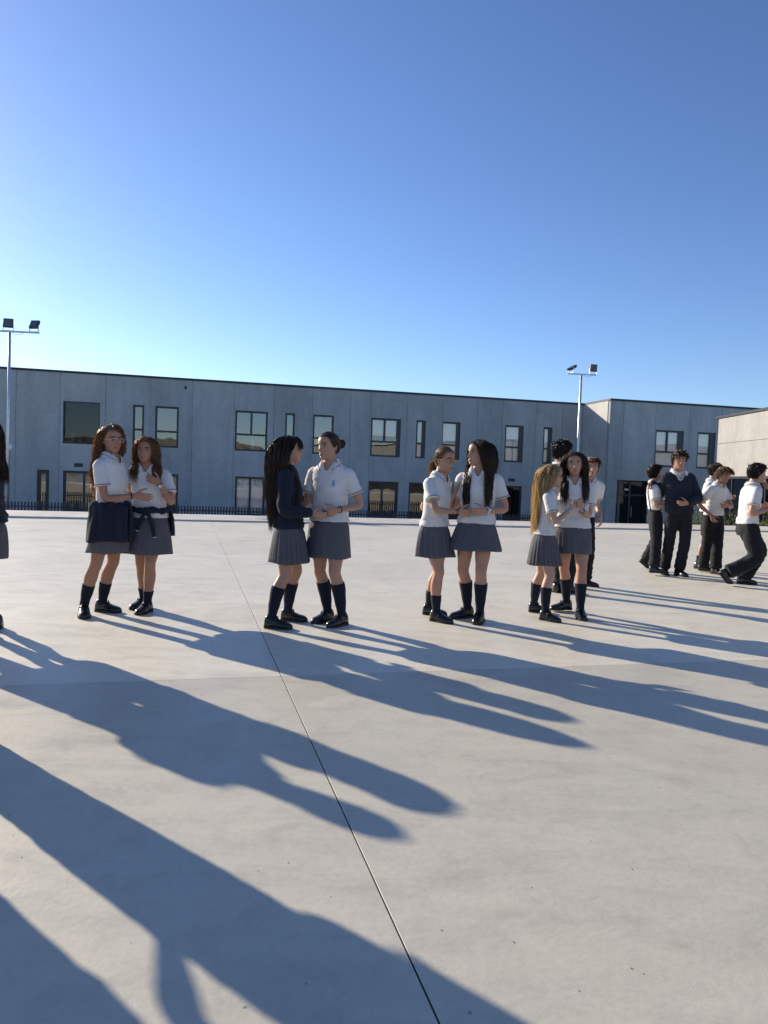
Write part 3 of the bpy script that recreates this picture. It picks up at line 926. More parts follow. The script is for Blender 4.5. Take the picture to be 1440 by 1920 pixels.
class Person:
    def __init__(s, spec):
        s.__dict__.update(dict(sex='F', face=0, chest=None, head=None, pitch=0, tilt=0, drop=.0, pel=None, fwd=0.0, vox=1.0,
                               wave=.0, build=1.0, lean_y=0.0, hpx=None, legs='skirt', smile=1, shw=None, feet=None, far=False, H=None))
        s.__dict__.update(spec)
        if s.chest is None: s.chest = s.face
        if s.head is None: s.head = s.chest
        fts = [gp(f[0], f[1]) for f in s.feet] if s.hpx is not None or s.feet[0][0] is not None else None
        s.org = (fts[0] + fts[1]) / 2; s.org[2] = 0
        s.dep = s.org[1]
        hp = at(s.hpx[0], s.hpx[1], s.dep + s.lean_y) - s.org
        if s.H is None: s.H = hp[2] + s.drop
        H = s.H
        s.h = .141 * H
        s.T = TF if s.sex == 'F' else TM
        # pelvis, spine
        if s.pel is not None:
            px = at(s.pel, 980, s.dep)[0] - s.org[0]
        else: px = .35 * hp[0]
        s.A = np.array([px, 0, .53 * H - s.drop])
        L = .315 * H
        lx, ly = .72 * (hp[0] - px), s.lean_y * .75
        s.B = s.A + np.array([lx, ly, math.sqrt(max(.2 * L * L, L * L - lx * lx - ly * ly))])
        f, l = facing(s.chest)
        s.CT = s.A * .5 + s.B * .5 - f * .012 * H
        up = unit(s.B - s.CT)
        piv = s.B + unit(up * .6 + np.array([0, 0, .6])) * .047 * H + f * .012 * H
        piv[0] += .8 * (hp[0] - piv[0]); piv[1] += .4 * (hp[1] - piv[1])
        s.piv = piv
        hf, hl = facing(s.head)
        hu = np.array([0, 0, 1.0])
        cp, sp = math.cos(rad(s.pitch)), math.sin(rad(s.pitch))
        hf, hu = hf * cp + hu * sp, hu * cp - hf * sp          # pitch > 0 looks up
        ct, st = math.cos(rad(s.tilt)), math.sin(rad(s.tilt))
        hl, hu = hl * ct + hu * st, hu * ct - hl * st
        s.hf, s.hl, s.hu = hf, hl, hu
        # limbs
        s.sh, s.el, s.wr, s.hip, s.kn, s.an, s.fyaw, s.fpitch = [], [], [], [], [], [], [], []
        c, cl, cf = s.spine(.784)
        pf, pl = facing(s.face)
        for i, sg in enumerate((1, -1)):                        # 0 = own left, 1 = own right
            S = c + cl * sg * (s.shw or (.098 if s.sex == 'F' else .106)) * H - cf * .004 * H
            hs_ = s.hands[i]
            if hs_.get('w3') is not None:
                wt = np.array(hs_['w3'], float) - s.org
            elif hs_.get('w') is None:
                wt = S + np.array([0, 0, -.30 * H]) + cl * sg * .05 * H + cf * .03 * H
            else:
                wt = at(hs_['w'][0], hs_['w'][1], s.dep + hs_['w'][2]) - s.org
            if hs_.get('e') is not None:
                ee = at(hs_['e'][0], hs_['e'][1], s.dep + hs_['e'][2]) - s.org
                pole = ee - (S + wt) / 2
            else:
                pole = np.array(hs_.get('pole', (0, 0, -1.0)), float) + cl * sg * .3 - cf * .4
            E, Wt = bone2(S, wt, .172 * H, .148 * H, pole)
            s.sh.append(S); s.el.append(E); s.wr.append(Wt)
            ft = s.feet[i]
            g = gp(ft[0], ft[1]) - s.org
            yaw = ft[2]; lift = ft[3] if len(ft) > 3 else 0.0   # heel pitch in degrees
            ff, _ = facing(yaw)
            hip = s.A + pl * sg * .050 * H + np.array([0, 0, -.012 * H])
            fl = .150 * H
            toe = g + ff * fl * .35
            if lift:
                ank = toe - ff * fl * .62 * math.cos(rad(lift)) + np.array([0, 0, fl * .62 * math.sin(rad(lift)) + .045 * H * math.cos(rad(lift))])
            else:
                ank = g - ff * fl * .20 + np.array([0, 0, .050 * H])
            K, An = bone2(hip, ank, .243 * H, .236 * H, ff + pf * .6)
            s.hip.append(hip); s.kn.append(K); s.an.append(An); s.fyaw.append(yaw); s.fpitch.append(lift)
        s.root = empty('person', tuple(s.org))
        tag(s.root, s.label, 'person', s.group)
    def spine(s, zf):
        """centre, left and forward axes of the trunk at body height fraction zf"""
        t = (zf - .53) / .315
        tc = min(1.0, max(0.0, t))
        c = (1-tc)**2 * s.A + 2*tc*(1-tc) * s.CT + tc*tc * s.B
        if t < 0: c = s.A + np.array([0, 0, t * .315 * s.H])
        if t > 1: c = s.B + (s.piv - s.B) * ((t - 1) * .315 / .047 * .9)
        a = s.face + (s.chest - s.face) * tc
        f, l = facing(a)
        return c, l, f
    def ring(s, zf, ew=0.0, ed=0.0, n=28, wmin=0, dmin=0, sq=2.25):
        c, l, f = s.spine(zf)
        H = s.H * s.build
        w = max(np.interp(zf, s.T['z'], s.T['w']), wmin) * H + ew
        df = max(np.interp(zf, s.T['z'], s.T['f']), dmin) * H + ed
        db = max(np.interp(zf, s.T['z'], s.T['b']), dmin) * H + ed
        out = []
        for k in range(n):
            a = 2 * math.pi * k / n
            cx, sy = math.cos(a), math.sin(a)
            x = w * math.copysign(abs(cx) ** (2 / sq), cx); y = (df if sy > 0 else db) * math.copysign(abs(sy) ** (2 / sq), sy)
            out.append(c + l * x + f * y)
        return out
    def hw(s, p):
        """head-local (head-height units) to person space"""
        p = np.asarray(p, float)
        q = p - np.array([0, -.10, .25])
        return s.piv + s.h * (q[..., 0:1] * s.hl + q[..., 1:2] * s.hf + q[..., 2:3] * s.hu)
    def hlocal(s, P):
        d = (np.asarray(P) - s.piv) / s.h
        return np.stack([d @ s.hl, d @ s.hf, d @ s.hu], -1) + np.array([0, -.10, .25])

    # ------------------------------------------------------------ body: one mesh
    def leg_path(s, i):
        H = s.H * s.build; hip, kn, an = s.hip[i], s.kn[i], s.an[i]
        ff, _ = facing(s.fyaw[i]); pf, _ = facing(s.face)
        ff = unit(ff + pf)
        P = [hip + [0, 0, .005*H], hip*.75+kn*.25, hip*.4+kn*.6, hip*.12+kn*.88 , kn + ff*.003*H, kn*.86+an*.14 - ff*.003*H, kn*.65+an*.35 - ff*.010*H, kn*.35+an*.65 - ff*.006*H, kn*.1+an*.9, an + [0, 0, -.012*H]]
        R = [.034*H, .048*H, .043*H, .034*H, .0315*H, .031*H, .0345*H, .028*H, .021*H, .021*H]
        return P, R
    def arm_path(s, i):
        H = s.H * s.build; S, E, Wt = s.sh[i], s.el[i], s.wr[i]
        P = [S, S*.7+E*.3, S*.35+E*.65, S*.08+E*.92, E*.85+Wt*.15, E*.6+Wt*.4, E*.25+Wt*.75, Wt]
        k = 1.0 if s.sex == 'F' else 1.08
        R = [.030*H*k, .0262*H*k, .0235*H*k, .0200*H*k, .0205*H*k, .0195*H*k, .0152*H*k, .0136*H*k]
        return P, R
    def hand_parts(s, i):
        H = s.H; sc = H / 1.62 * .96
        hs_ = s.hands[i]
        Wt, E = s.wr[i], s.el[i]
        d = unit(Wt - E)
        if hs_.get('to') is not None:
            tp = at(hs_['to'][0], hs_['to'][1], s.dep + hs_['to'][2]) - s.org
            d = unit(tp - Wt)
        t = np.array(hs_.get('thumb', (0, -.3, 1.0)), float); t = unit(t - d * (t @ d))
        p = np.cross(d, t) if i == 0 else np.cross(t, d)
        parts = []
        W0 = Wt - unit(Wt - E) * .03
        pal = [(0, .021, .017), (.02, .026, .016), (.05, .036, .0145), (.078, .039, .0135), (.094, .037, .011)]
        rings = []
        for k, (a, w, th) in enumerate([(-.03, .0205, .0185)] + pal):
            c = (W0 if k == 0 else Wt + d * a * sc)
            rings.append([c + t * w * sc * math.cos(q) + p * th * sc * math.sin(q) for q in np.linspace(0, 2*np.pi, 14, endpoint=False)])
        parts.append(loft(rings))
        cur = rad(hs_.get('curl', 28))
        for k, (ln, off) in enumerate(((.070, 1.5), (.078, .5), (.072, -.5), (.056, -1.5))):
            b = Wt + d * (.088 if k != 3 else .080) * sc + t * off * .0188 * sc
            spread = t * off * .04
            pts = [b - d * .012 * sc, b]
            a = 0; pos = b
            for m_, (fr, ca) in enumerate(((.45, .75), (.30, 1.0), (.25, .7))):
                a += cur * ca * (1 + .08 * k)
                dr = unit(d * math.cos(a) + p * math.sin(a) + spread)
                pos = pos + dr * ln * fr * sc; pts.append(pos)
            parts.append(tube(pts, [.0085*sc, .0085*sc, .0080*sc, .0072*sc, .0056*sc], 8, cap=.8))
        tb = Wt + d * .022 * sc + t * .022 * sc + p * .004
        d1 = unit(d * .62 + t * .70 + p * .35); d2 = unit(d * .85 + t * .38 + p * .40)
        parts.append(tube([tb - d1 * .01, tb + d1 * .022 * sc, tb + d1 * .045 * sc, tb + d1 * .045 * sc + d2 * .030 * sc, tb + d1 * .045 * sc + d2 * .052 * sc], [.014*sc, .0135*sc, .0105*sc, .0095*sc, .007*sc], 8, cap=.8))
        return parts
    def make_body(s):
        H = s.H
        parts = []
        parts.append(loft([s.ring(z, -.002 if z > .64 else -.016, -.002 if z > .64 else -.016, 24) for z in (.45, .48, .51, .54, .575, .61, .655, .70, .735, .775, .80, .82, .843, .862)]))
        neckb = s.spine(.83)[0]; skull = s.hw((0, -.06, .22))
        nr = (.0315 if s.sex == 'F' else .037) * H
        parts.append(tube([neckb, neckb * .5 + skull * .5, skull], [nr * 1.12, nr, nr * 1.02], 16))
        for i in (0, 1):
            P, R = spline(*s.arm_path(i), 3); parts.append(tube(P, R, 14))
            P, R = s.leg_path(i)
            k = 1.0 if s.legs in ('skirt', 'shorts') else .80
            P, R = spline(P, [r * k for r in R], 3); parts.append(tube(P, R, 16))
        v, q = remesh(*merge(parts), .0095 * s.vox, 3)
        fine = []
        hv, hfc, _, _ = HG
        fine.append((list(s.hw(hv)), hfc))
        fine.append(tube([neckb * .6 + skull * .4, skull], [nr, nr * 1.0], 16))
        for sg in (1, -1):
            c = s.hw((sg * .335, -.03, .455))
            fine.append(ellipsoid(c, [s.hl * sg, unit(s.hf - s.hl * sg * .5), s.hu], [.022 * s.h, .065 * s.h, .115 * s.h]))
            s_ear = s.hw((sg * .325, -.01, .38)); fine.append(ellipsoid(s_ear, [s.hl * sg, s.hf, s.hu], [.02 * s.h, .035 * s.h, .05 * s.h], 10, 6))
        for i in (0, 1): fine += s.hand_parts(i)
        v2, q2 = remesh(*merge(fine), .0042 * s.vox, 1, .4)
        body = quad_obj('body', np.concatenate([v, v2]), np.concatenate([q, q2 + len(v)]), MAT[s.skin], s.root)
        s.body = body
        s.face_parts()
    def face_parts(s):
        h = s.h; ax = [s.hl, s.hf, s.hu]
        for sg in (1, -1):
            x, z = .145 * sg, .488
            y = face_y(x, z)
            c = s.hw((x, y - .008, z))
            v, f = ellipsoid(c, ax, [.058*h, .020*h, (.030 if s.smile < 2 else .020)*h], 14, 8)
            e = mesh_obj('eye', v, f, MAT['eye_white'], s.body, True)
            v, f = ellipsoid(s.hw((x, y + .004, z)), ax, [.027*h, .010*h, .027*h], 10, 6)
            mesh_obj('iris', v, f, MAT['iris'], s.root, True).parent = s.body
            P = [s.hw((x + sg * dx, face_y(x + sg * dx, z + dz) + .012, z + dz)) for dx, dz in ((-.062, .004), (-.03, .030), (.01, .036), (.045, .024), (.070, .000))]
            P, R = spline(P, [.004*h, .009*h, .010*h, .009*h, .004*h], 3)
            mesh_obj('eyelash', *tube(P, R, 6), MAT['iris'], s.body, True)
            P = [s.hw((x + sg * dx, face_y(x + sg * dx, z + dz) + .006, z + dz)) for dx, dz in ((-.085, .085), (-.04, .100), (.01, .108), (.06, .098), (.098, .072))]
            P, R = spline(P, [.010*h, .018*h, .017*h, .013*h, .005*h], 3)
            mesh_obj('eyebrow', *tube(P, R, 6, up=s.hu, flat=.55), HAIR['dark' if s.hair != 'black' else 'black'], s.body, True)
        k = (.0, .022, .040)[s.smile]; wd = (.085, .10, .125)[s.smile]; op = (.0, .003, .011)[s.smile]
        def line(dz, lift, pr):
            return [s.hw((x, face_y(x, .185) + pr * (1 - (x / wd) ** 2) - .004, .185 + dz * (1 - (x / wd) ** 2) + lift * (x / wd) ** 2)) for x in np.linspace(-wd, wd, 9)]
        P, R = spline(line(.012 + op, k, .014), [.004*h, .010*h, .014*h, .016*h, .014*h, .016*h, .014*h, .010*h, .004*h], 2)
        up = mesh_obj('lips', *tube(P, R, 8), MAT['lips'], s.body, True)
        P, R = spline(line(-.014 - op, k, .014), [.004*h, .012*h, .017*h, .020*h, .021*h, .020*h, .017*h, .012*h, .004*h], 2)
        mesh_obj('lips', *tube(P, R, 8), MAT['lips'], s.body, True)
        if s.smile >= 1:
            P, R = spline(line(.0, k, .002), [.002*h] + [.005*h + op * h * .7] * 7 + [.002*h], 2)
            mesh_obj('teeth' if s.smile == 2 else 'mouth_line', *tube(P, R, 8), MAT['teeth'] if s.smile == 2 else MAT['mouth'], s.body, True)

    # ------------------------------------------------------------ clothes
    def top(s, kind='polo', hem=.54, sleeve=.60, material='polo', loose=1.0, long=False, vdepth=.055, ease=.011, tuck=False):
        H = s.H
        rings = []
        zs = [hem, hem + .012, .575, .61, .655, .70, .735, .775, .80, .82, .84, .850]
        zs = [z for z in zs if z >= hem]
        for z in zs:
            e = ease * loose; wm = .0
            if z < .68: wm = (.088 if s.sex == 'F' else .092) * loose
            if z < .60 and not tuck: e += .010
            if tuck and z < hem + .02: e = .004; wm = 0
            if z > .835: e = .006
            rings.append(s.ring(z, e, e, 30, wm, .052 if z < .68 else 0))
        parts = [loft(rings)]
        ends = []
        for i in (0, 1):
            S, E, Wt = s.sh[i], s.el[i], s.wr[i]
            cl = s.spine(.79)[1] * (1 if i == 0 else -1)
            S0 = S - cl * .02 * H
            k = 1.0 if s.sex == 'F' else 1.08
            if not long:
                P = [S0, S, S*.6+E*.4, S*(1-sleeve)+E*sleeve]; R = [.033*H*k, .0345*H*k, .0360*H*k, .0380*H*k]
                ends.append((P[-1], unit(E - S), R[-1]))
            else:
                P = [S0, S, S*.5+E*.5, E, E*.5+Wt*.5, E*.1+Wt*.9, Wt + unit(Wt - E)*.004]; R = [.038*H*k, .040*H*k, .036*H*k, .033*H*k, .031*H*k, .026*H*k, .019*H*k]
                ends.append((P[-1], unit(Wt - E), R[-1]))
            P, R = spline(P, R, 4); parts.append(tube(P, R, 18, cap=.02))
        v, q = remesh(*merge(parts), .0095 * s.vox, 3)
        n = normals(v, q)
        # creases: diagonal pulls over the trunk, tighter folds near the hem
        zz = (v[:, 2] - s.A[2]) / H + .53
        w = np.interp(zz, [hem - .01, hem + .03, .62, .70, .80], [.25, 1.0, .8, .45, .25]) * (1.0 if not long else 1.15)
        sq = v * np.array([1, 1, 2.1])
        d = vnoise(sq, 34, s.seed) * .0080 * w + np.maximum(0, vnoise(sq + v[:, [2, 0, 1]] * .8, 72, s.seed + 3) - .05) * .014 * w
        d = np.maximum(d, -.004)
        s.hem = hem
        v = v + n * d[:, None]
        # V opening at the neck
        c, l, f = s.spine(.81)
        zt = s.spine(.845)[0][2]
        rel = v - s.spine(.845)[0]
        lx = rel @ l; fy = rel @ f; dz = v[:, 2] - (zt - vdepth * H)
        lim = .50 * dz + .002
        cut = (fy > .012 * H) & (np.abs(lx) < lim) & (dz > 0)
        keep = ~cut[q].all(1)
        q = q[keep]
        edge = np.zeros(len(v), bool); edge[q[cut[q].any(1)].ravel()] = True
        edge &= cut
        v[edge] += l[None] * (np.sign(lx[edge]) * lim[edge] - lx[edge])[:, None]
        o = quad_obj('polo_shirt' if kind == 'polo' else 'sweater', v, q, MAT[material], s.root)
        s.shirt = o
        s.bvh = BVHTree.FromPolygons([tuple(p) for p in v], [tuple(p) for p in q])
        if not long:
            for (c_, d_, r_) in ends:
                for off, rr, mt in ((.000, .0034, 'polo'), (-.008, .0026, 'stripe')):
                    a = unit(np.cross(d_, [.3, .5, .8])); b = np.cross(d_, a)
                    P = [c_ + d_ * off + (a * math.cos(t) + b * math.sin(t)) * (r_ + .003) for t in np.linspace(0, 2*np.pi, 25)]
                    mesh_obj('sleeve_stripe' if mt == 'stripe' else 'sleeve_cuff', *tube(P, [rr]*25, 6), MAT[mt], o, True)
        if kind == 'polo': s.collar(o, vdepth)
        return o
    def collar(s, parent, vdepth, material='polo', stripe=True):
        H = s.H
        B0, l, f = s.spine(.845)
        up = unit(s.piv - s.B)
        n = 21
        inner, mid, outer = [], [], []
        for t in np.linspace(-1, 1, n):
            a = t * rad(150)
            r = (.0375 if s.sex == 'F' else .042) * H
            fr = abs(t)
            dirv = -f * math.cos(a) + l * math.sin(a)
            drop = (max(0, fr - .55) / .45) ** 1.3 * vdepth * H * .62
            base = B0 + dirv * r * (1 + .12 * fr) + f * (.010 * H * max(0, fr - .3))
            inner.append(base + up * (.014 * H - drop))
            mid.append(base + dirv * .006 * H + up * (.016 * H - drop))
            wdt = (.024 + .012 * max(0, fr - .6) / .4) * H
            outer.append(base + dirv * (.012 * H + wdt * .42) + up * (.010 * H - wdt * .78 - drop) + f * .004 * H)
        V = inner + mid + outer
        Fc = []
        for i in range(n - 1):
            Fc.append((i, i+1, n+i+1, n+i)); Fc.append((n+i, n+i+1, 2*n+i+1, 2*n+i))
        o = mesh_obj('collar', V, Fc, MAT[material], parent, True)
        md = o.modifiers.new('thick', 'SOLIDIFY'); md.thickness = .004; md.offset = 0
        if stripe:
            P = [m_ * .22 + o_ * .78 + up * .004 + unit(o_ - B0) * .002 for m_, o_ in zip(mid, outer)]
            mesh_obj('collar_stripe', *tube(P, [.0022] * n, 6), MAT['stripe'], parent, True)
        # placket: two buttons below the V
    def crest(s, side=1, zf=.735, scale=1.0):
        c, l, f = s.spine(zf)
        d = unit(f * .86 + l * side * .5)
        o_ = c + l * side * .045 * s.H + f * .3
        hit = s.bvh.ray_cast(Vector(o_), Vector(-f))
        if hit[0] is None: return
        p, nrm = np.array(hit[0]), unit(np.array(hit[1]))
        if nrm @ f < 0: nrm = -nrm
        ux = unit(np.cross([0, 0, 1], nrm)); uz = np.cross(nrm, ux)
        p = p + nrm * .006
        mb = MB(); k = .001 * scale
        def poly(pts):
            n = len(pts)
            mb.add([p + ux * x * k + uz * z * k for x, z in pts] + [p + ux * x * k + uz * z * k - nrm * .005 for x, z in pts], [tuple(range(n))] + [(i, (i+1) % n, n + (i+1) % n, n + i)[::-1] for i in range(n)])
        poly([(8 * math.cos(t), 22 + 9 * math.sin(t)) for t in np.linspace(0, 2*np.pi, 12, endpoint=False)])
        poly([(-5, 12), (6, 12), (9, -8), (-8, -8)])
        poly([(-14, 4), (-10, 6), (-9, -12), (-13, -12)]); poly([(11, 8), (14, 6), (13, -12), (10, -12)])
        poly([(-14, -14), (14, -14), (12, -20), (-12, -20)])
        mb.build('crest', MAT['crest'], s.shirt)
    def skirt(s, hem=.36, flare=.030, pleats=26, waist=.60, material='skirt', name='skirt', amp=.0085, extra=.0, wob=.006, depth_flare=None):
        H = s.H; n = pleats * 8
        rows = 14
        rng = np.random.default_rng(s.seed + 11)
        ph = rng.uniform(0, 6.28, 4)
        hemc = (s.hip[0] + s.hip[1] + s.kn[0] + s.kn[1]) / 4
        c0, l, f = s.spine(.53)
        V = []
        pw = rng.uniform(.75, 1.25, pleats)
        legp = [spline(*s.leg_path(i), 5) for i in (0, 1)]
        tops = s.spine(.51)[0]
        for r in range(rows + 1):
            t = r / rows
            zf = waist + (hem - waist) * t
            tz = (zf - .53) * H + s.A[2]
            c, l, f = s.spine(zf)
            c = c.copy(); c[2] = tz
            k = min(1.0, max(0.0, (.52 - zf) / (.52 - hem)))
            hung = min(1.0, max(0.0, (s.hem + .004 - zf) / .03))
            w0 = np.interp(max(zf, .51), s.T['z'], s.T['w']) * H; d0 = (np.interp(max(zf, .51), s.T['z'], s.T['f']) + np.interp(max(zf, .51), s.T['z'], s.T['b'])) / 2 * H
            w = w0 + .001 + .011 * hung + extra + flare * H * k; d = d0 + .002 + .011 * hung + extra + (flare if depth_flare is None else depth_flare) * H * k * 1.15
            sup = []
            if zf < .50:
                for LP, LR in legp:
                    zz = np.array([p[2] for p in LP])[::-1]
                    q_ = np.array([np.interp(tz, zz, np.array([p[m] for p in LP])[::-1]) for m in (0, 1)])
                    sup.append((q_ - c[:2], np.interp(tz, zz, np.array(LR)[::-1])))
                mv = (sup[0][0] + sup[1][0]) / 2 * .55 * k
                c[:2] += mv; sup = [(a_ - mv, b_) for a_, b_ in sup]
            am = amp * (.12 + .88 * min(1, max(0, t - .12) / .7)) * (.25 + .75 * hung)
            for j in range(n):
                a = 2 * math.pi * j / n
                x = (j % 8) / 8.0
                saw = (x if x < .8 else (1 - x) * 4) - .4                       # knife pleat
                big = wob * t * (math.sin(3 * a + ph[0]) + .7 * math.sin(5 * a + ph[1]))
                rr = saw * am * pw[j // 8] + big
                dv = l * math.cos(a) * w + f * math.sin(a) * d
                R0 = np.linalg.norm(dv); un = dv / R0
                for q_, lr in sup:
                    pr = q_ @ un[:2]; perp = np.linalg.norm(q_ - un[:2] * pr)
                    if perp < lr + .012: R0 = max(R0, pr + math.sqrt(max(0, (lr + .012) ** 2 - perp ** 2)))
                V.append(c + un * (R0 + rr) + np.array([0, 0, .004 * t * math.sin(4 * a + ph[2])]))
        # let the cloth even out between rows and columns
        G = np.array(V).reshape(rows + 1, n, 3)
        sm = G.copy()
        for _ in range(2): sm = sm * .5 + (np.roll(sm, 8, 1) + np.roll(sm, -8, 1)) * .25
        base = np.array([np.linalg.norm(G - G.mean(1, keepdims=True), axis=2)])[0]; sb = np.linalg.norm(sm - G.mean(1, keepdims=True), axis=2)
        G = G.mean(1, keepdims=True) + (G - G.mean(1, keepdims=True)) * (np.maximum(base, sb + .6 * (base - sb)) / base)[..., None]
        V = G.reshape(-1, 3)
        Fc = [(r*n+j, r*n+(j+1) % n, (r+1)*n+(j+1) % n, (r+1)*n+j) for r in range(rows) for j in range(n)]
        o = quad_obj(name, np.array(V), np.array(Fc)[:, ::-1], MAT[material], s.root, False)
        md = o.modifiers.new('thick', 'SOLIDIFY'); md.thickness = .003; md.offset = -1
        return o
    def trousers(s, material='trousers', hemf=.985, width=1.0, shorts=False):
        H = s.H
        parts = [loft([s.ring(z, .007, .008, 26) for z in (.45, .48, .51, .54, .565, .585)])]
        for i in (0, 1):
            hip, kn, an = s.hip[i], s.kn[i], s.an[i]
            ff, _ = facing(s.fyaw[i])
            if shorts:
                P = [hip + [0, 0, .03*H], hip*.6+kn*.4, hip*.15+kn*.85]; R = [.056*H, .055*H, .053*H]
            else:
                en = kn * (1 - hemf) + an * hemf + ff * .008 * H
                P = [hip + [0, 0, .03*H], hip*.6+kn*.4, hip*.1+kn*.9, kn*.6+en*.4, kn*.25+en*.75, en]
                R = [.056*H, .053*H*width, .044*H*width, .043*H*width, .043*H*width, .046*H*width]
            P, R = spline(P, R, 4); parts.append(tube(P, R, 18, cap=.02))
        v, q = remesh(*merge(parts), .010 * s.vox, 3)
        n = normals(v, q)
        zz = v[:, 2] / H
        w = np.interp(zz, [.03, .12, .25, .33, .5], [1.3, .9, .9, .5, .5])
        d = vnoise(v * np.array([1, 1, 1.8]), 30, s.seed + 5) * .009 * w + np.maximum(0, vnoise(v * np.array([1, 1, 2.2]), 46, s.seed + 6)) * .010 * w
        quad_obj('shorts' if shorts else 'trousers', v + n * d[:, None], q, MAT[material], s.root)
        v, f = loft([s.ring(z, .011, .011, 26) for z in (.572, .592)])
        mesh_obj('belt', v, f, MAT['leather'], s.root, True)
    def socks(s, top=.42):
        """top: fraction of the shank from the knee at which the sock ends"""
        H = s.H
        for i in (0, 1):
            P, R = spline(*s.leg_path(i), 5)
            L = np.array([p[2] for p in P])
            kn, an = s.kn[i], s.an[i]
            tp = top if not isinstance(top, (tuple, list)) else top[i]
            ax = unit(an - kn); ln = np.linalg.norm(an - kn)
            PP, RR = [], []
            for p, r in zip(P, R):
                u_ = (p - kn) @ ax / ln
                if u_ >= tp - .02 and p[2] < kn[2] + .01: PP.append(p); RR.append(r + .0045)
            if len(PP) < 3: continue
            PP = [PP[0] - ax * .004] + PP; RR = [RR[0] + .0005] + RR
            v, f = tube(PP, RR, 18, cap=.0)
            mesh_obj('sock', v, f, MAT['sock'], s.root, True)
    def shoes(s):
        H = s.H; fl = .150 * H
        prof = [(.0, .55, .30), (.03, .78, .42), (.10, .90, .50), (.22, .90, .50), (.36, .90, .42), (.50, 1.0, .34), (.65, 1.06, .28), (.80, .98, .25), (.90, .80, .22), (.97, .48, .17), (1.0, .20, .12)]
        for i in (0, 1):
            ff, fs = facing(s.fyaw[i])
            pit = rad(s.fpitch[i]); an = s.an[i]
            up = np.array([0, 0, 1.0])
            fd = ff * math.cos(pit) - up * math.sin(pit); fu = up * math.cos(pit) + ff * math.sin(pit)
            base = an - fu * .050 * H
            heel = base - fd * fl * .22
            hwid = .0300 * H; sol = .011 * H
            def bend(x, q):                                     # toe stays flat when the heel is lifted
                if pit <= 0 or x < .68: return q
                hinge = heel + fd * fl * .68
                rel = q - hinge
                a, b_ = rel @ fd, rel @ fu
                return hinge + ff * a + up * b_ + (rel - fd * a - fu * b_)
            rings, sr = [], []
            for x, w, hh in prof:
                c = heel + fd * fl * x
                hgt = hh * .145 * H * (1 if x > .3 else 1.0)
                sec = []
                for t in np.linspace(0, math.pi, 11):
                    cx = math.cos(t); sx = math.sin(t)
                    sec.append(bend(x, c + fs * hwid * w * .96 * math.copysign(abs(cx) ** .7, cx) + fu * (sol * .8 + (hgt - sol) * sx ** .8)))
                sec.append(bend(x, c - fs * hwid * w * .5 + fu * sol * .7)); sec.append(bend(x, c + fs * hwid * w * .5 + fu * sol * .7))
                rings.append(sec)
                sr.append([bend(x, c + fs * hwid * w * 1.06 * cx + fu * (sol if sz else (0 if x < .3 or x > .42 else .002))) for cx, sz in ((1, 1), (0, 1), (-1, 1), (-1, 0), (0, 0), (1, 0))])
            v, f = loft(rings)
            o = mesh_obj('shoe', v, f, MAT['leather'], s.root, True)
            v, f = loft(sr); mesh_obj('sole', v, f, MAT['sole'], o)
            # strap and tongue across the instep
            P = [bend(.40, heel + fd * fl * .42 + fs * hwid * .93 * math.cos(t) + fu * (sol + .052 * H * math.sin(t) ** .8 + .001)) for t in np.linspace(.1, math.pi - .1, 9)]
            mesh_obj('strap', *tube(P, [.007] * 9, 6, up=fd, flat=.4), MAT['leather'], o, True)
    # ------------------------------------------------------------ hair
    def scalp(s, off=.03):
        hv, hfc, K, n = HG
        ok = hv[:, 2] > hairline(hv[:, 0], hv[:, 1]) - .0
        g = hv.copy()
        cen = np.array([0, -.02, .58])
        g = cen + (g - cen) * (1 + off / .42)
        q = np.array([f for f in hfc if len(f) == 4])
        q = q[ok[q].sum(1) >= 2]
        return s.hw(g), q, ok, hv
    def locks_mesh(s, P, R):
        """P (N,K,3) polylines, R (N,K) radii -> three-sided tapered strands"""
        N, K, _ = P.shape
        T = np.gradient(P, axis=1); T /= np.linalg.norm(T, axis=2, keepdims=True) + 1e-9
        ref = np.array([.31, .52, .79])
        a = np.cross(T, ref); a /= np.linalg.norm(a, axis=2, keepdims=True) + 1e-9
        b = np.cross(T, a)
        ring = [P + R[..., None] * (a * math.cos(t) + b * math.sin(t)) for t in (0, 2.094, 4.189)]
        V = np.stack(ring, 2).reshape(-1, 3)
        i = np.arange(N)[:, None, None] * K * 3 + np.arange(K - 1)[None, :, None] * 3
        k = np.arange(3)[None, None, :]; k2 = (k + 1) % 3
        q = np.stack([i + k, i + k2, i + 3 + k2, i + 3 + k], -1).reshape(-1, 4)
        return V, q
    def hair_obj(s, V, q, cap):
        cv, cq, _, _ = cap
        return quad_obj('hair', np.concatenate([cv, V]), np.concatenate([cq, q + len(cv)]), HAIR[s.hair], s.root)
    def roots(s, n, rng, minz=0.0):
        hv, hfc, K, m = HG
        ok = np.where((hv[:, 2] > hairline(hv[:, 0], hv[:, 1]) + .01) & (hv[:, 2] > minz))[0]
        wgt = np.interp(hv[ok, 2], [.1, .5, .8, .95, 1.0], [.5, .9, 1.0, .9, .6]); wgt /= wgt.sum()
        r = hv[rng.choice(ok, n, p=wgt)] + rng.normal(0, .012, (n, 3))
        return r
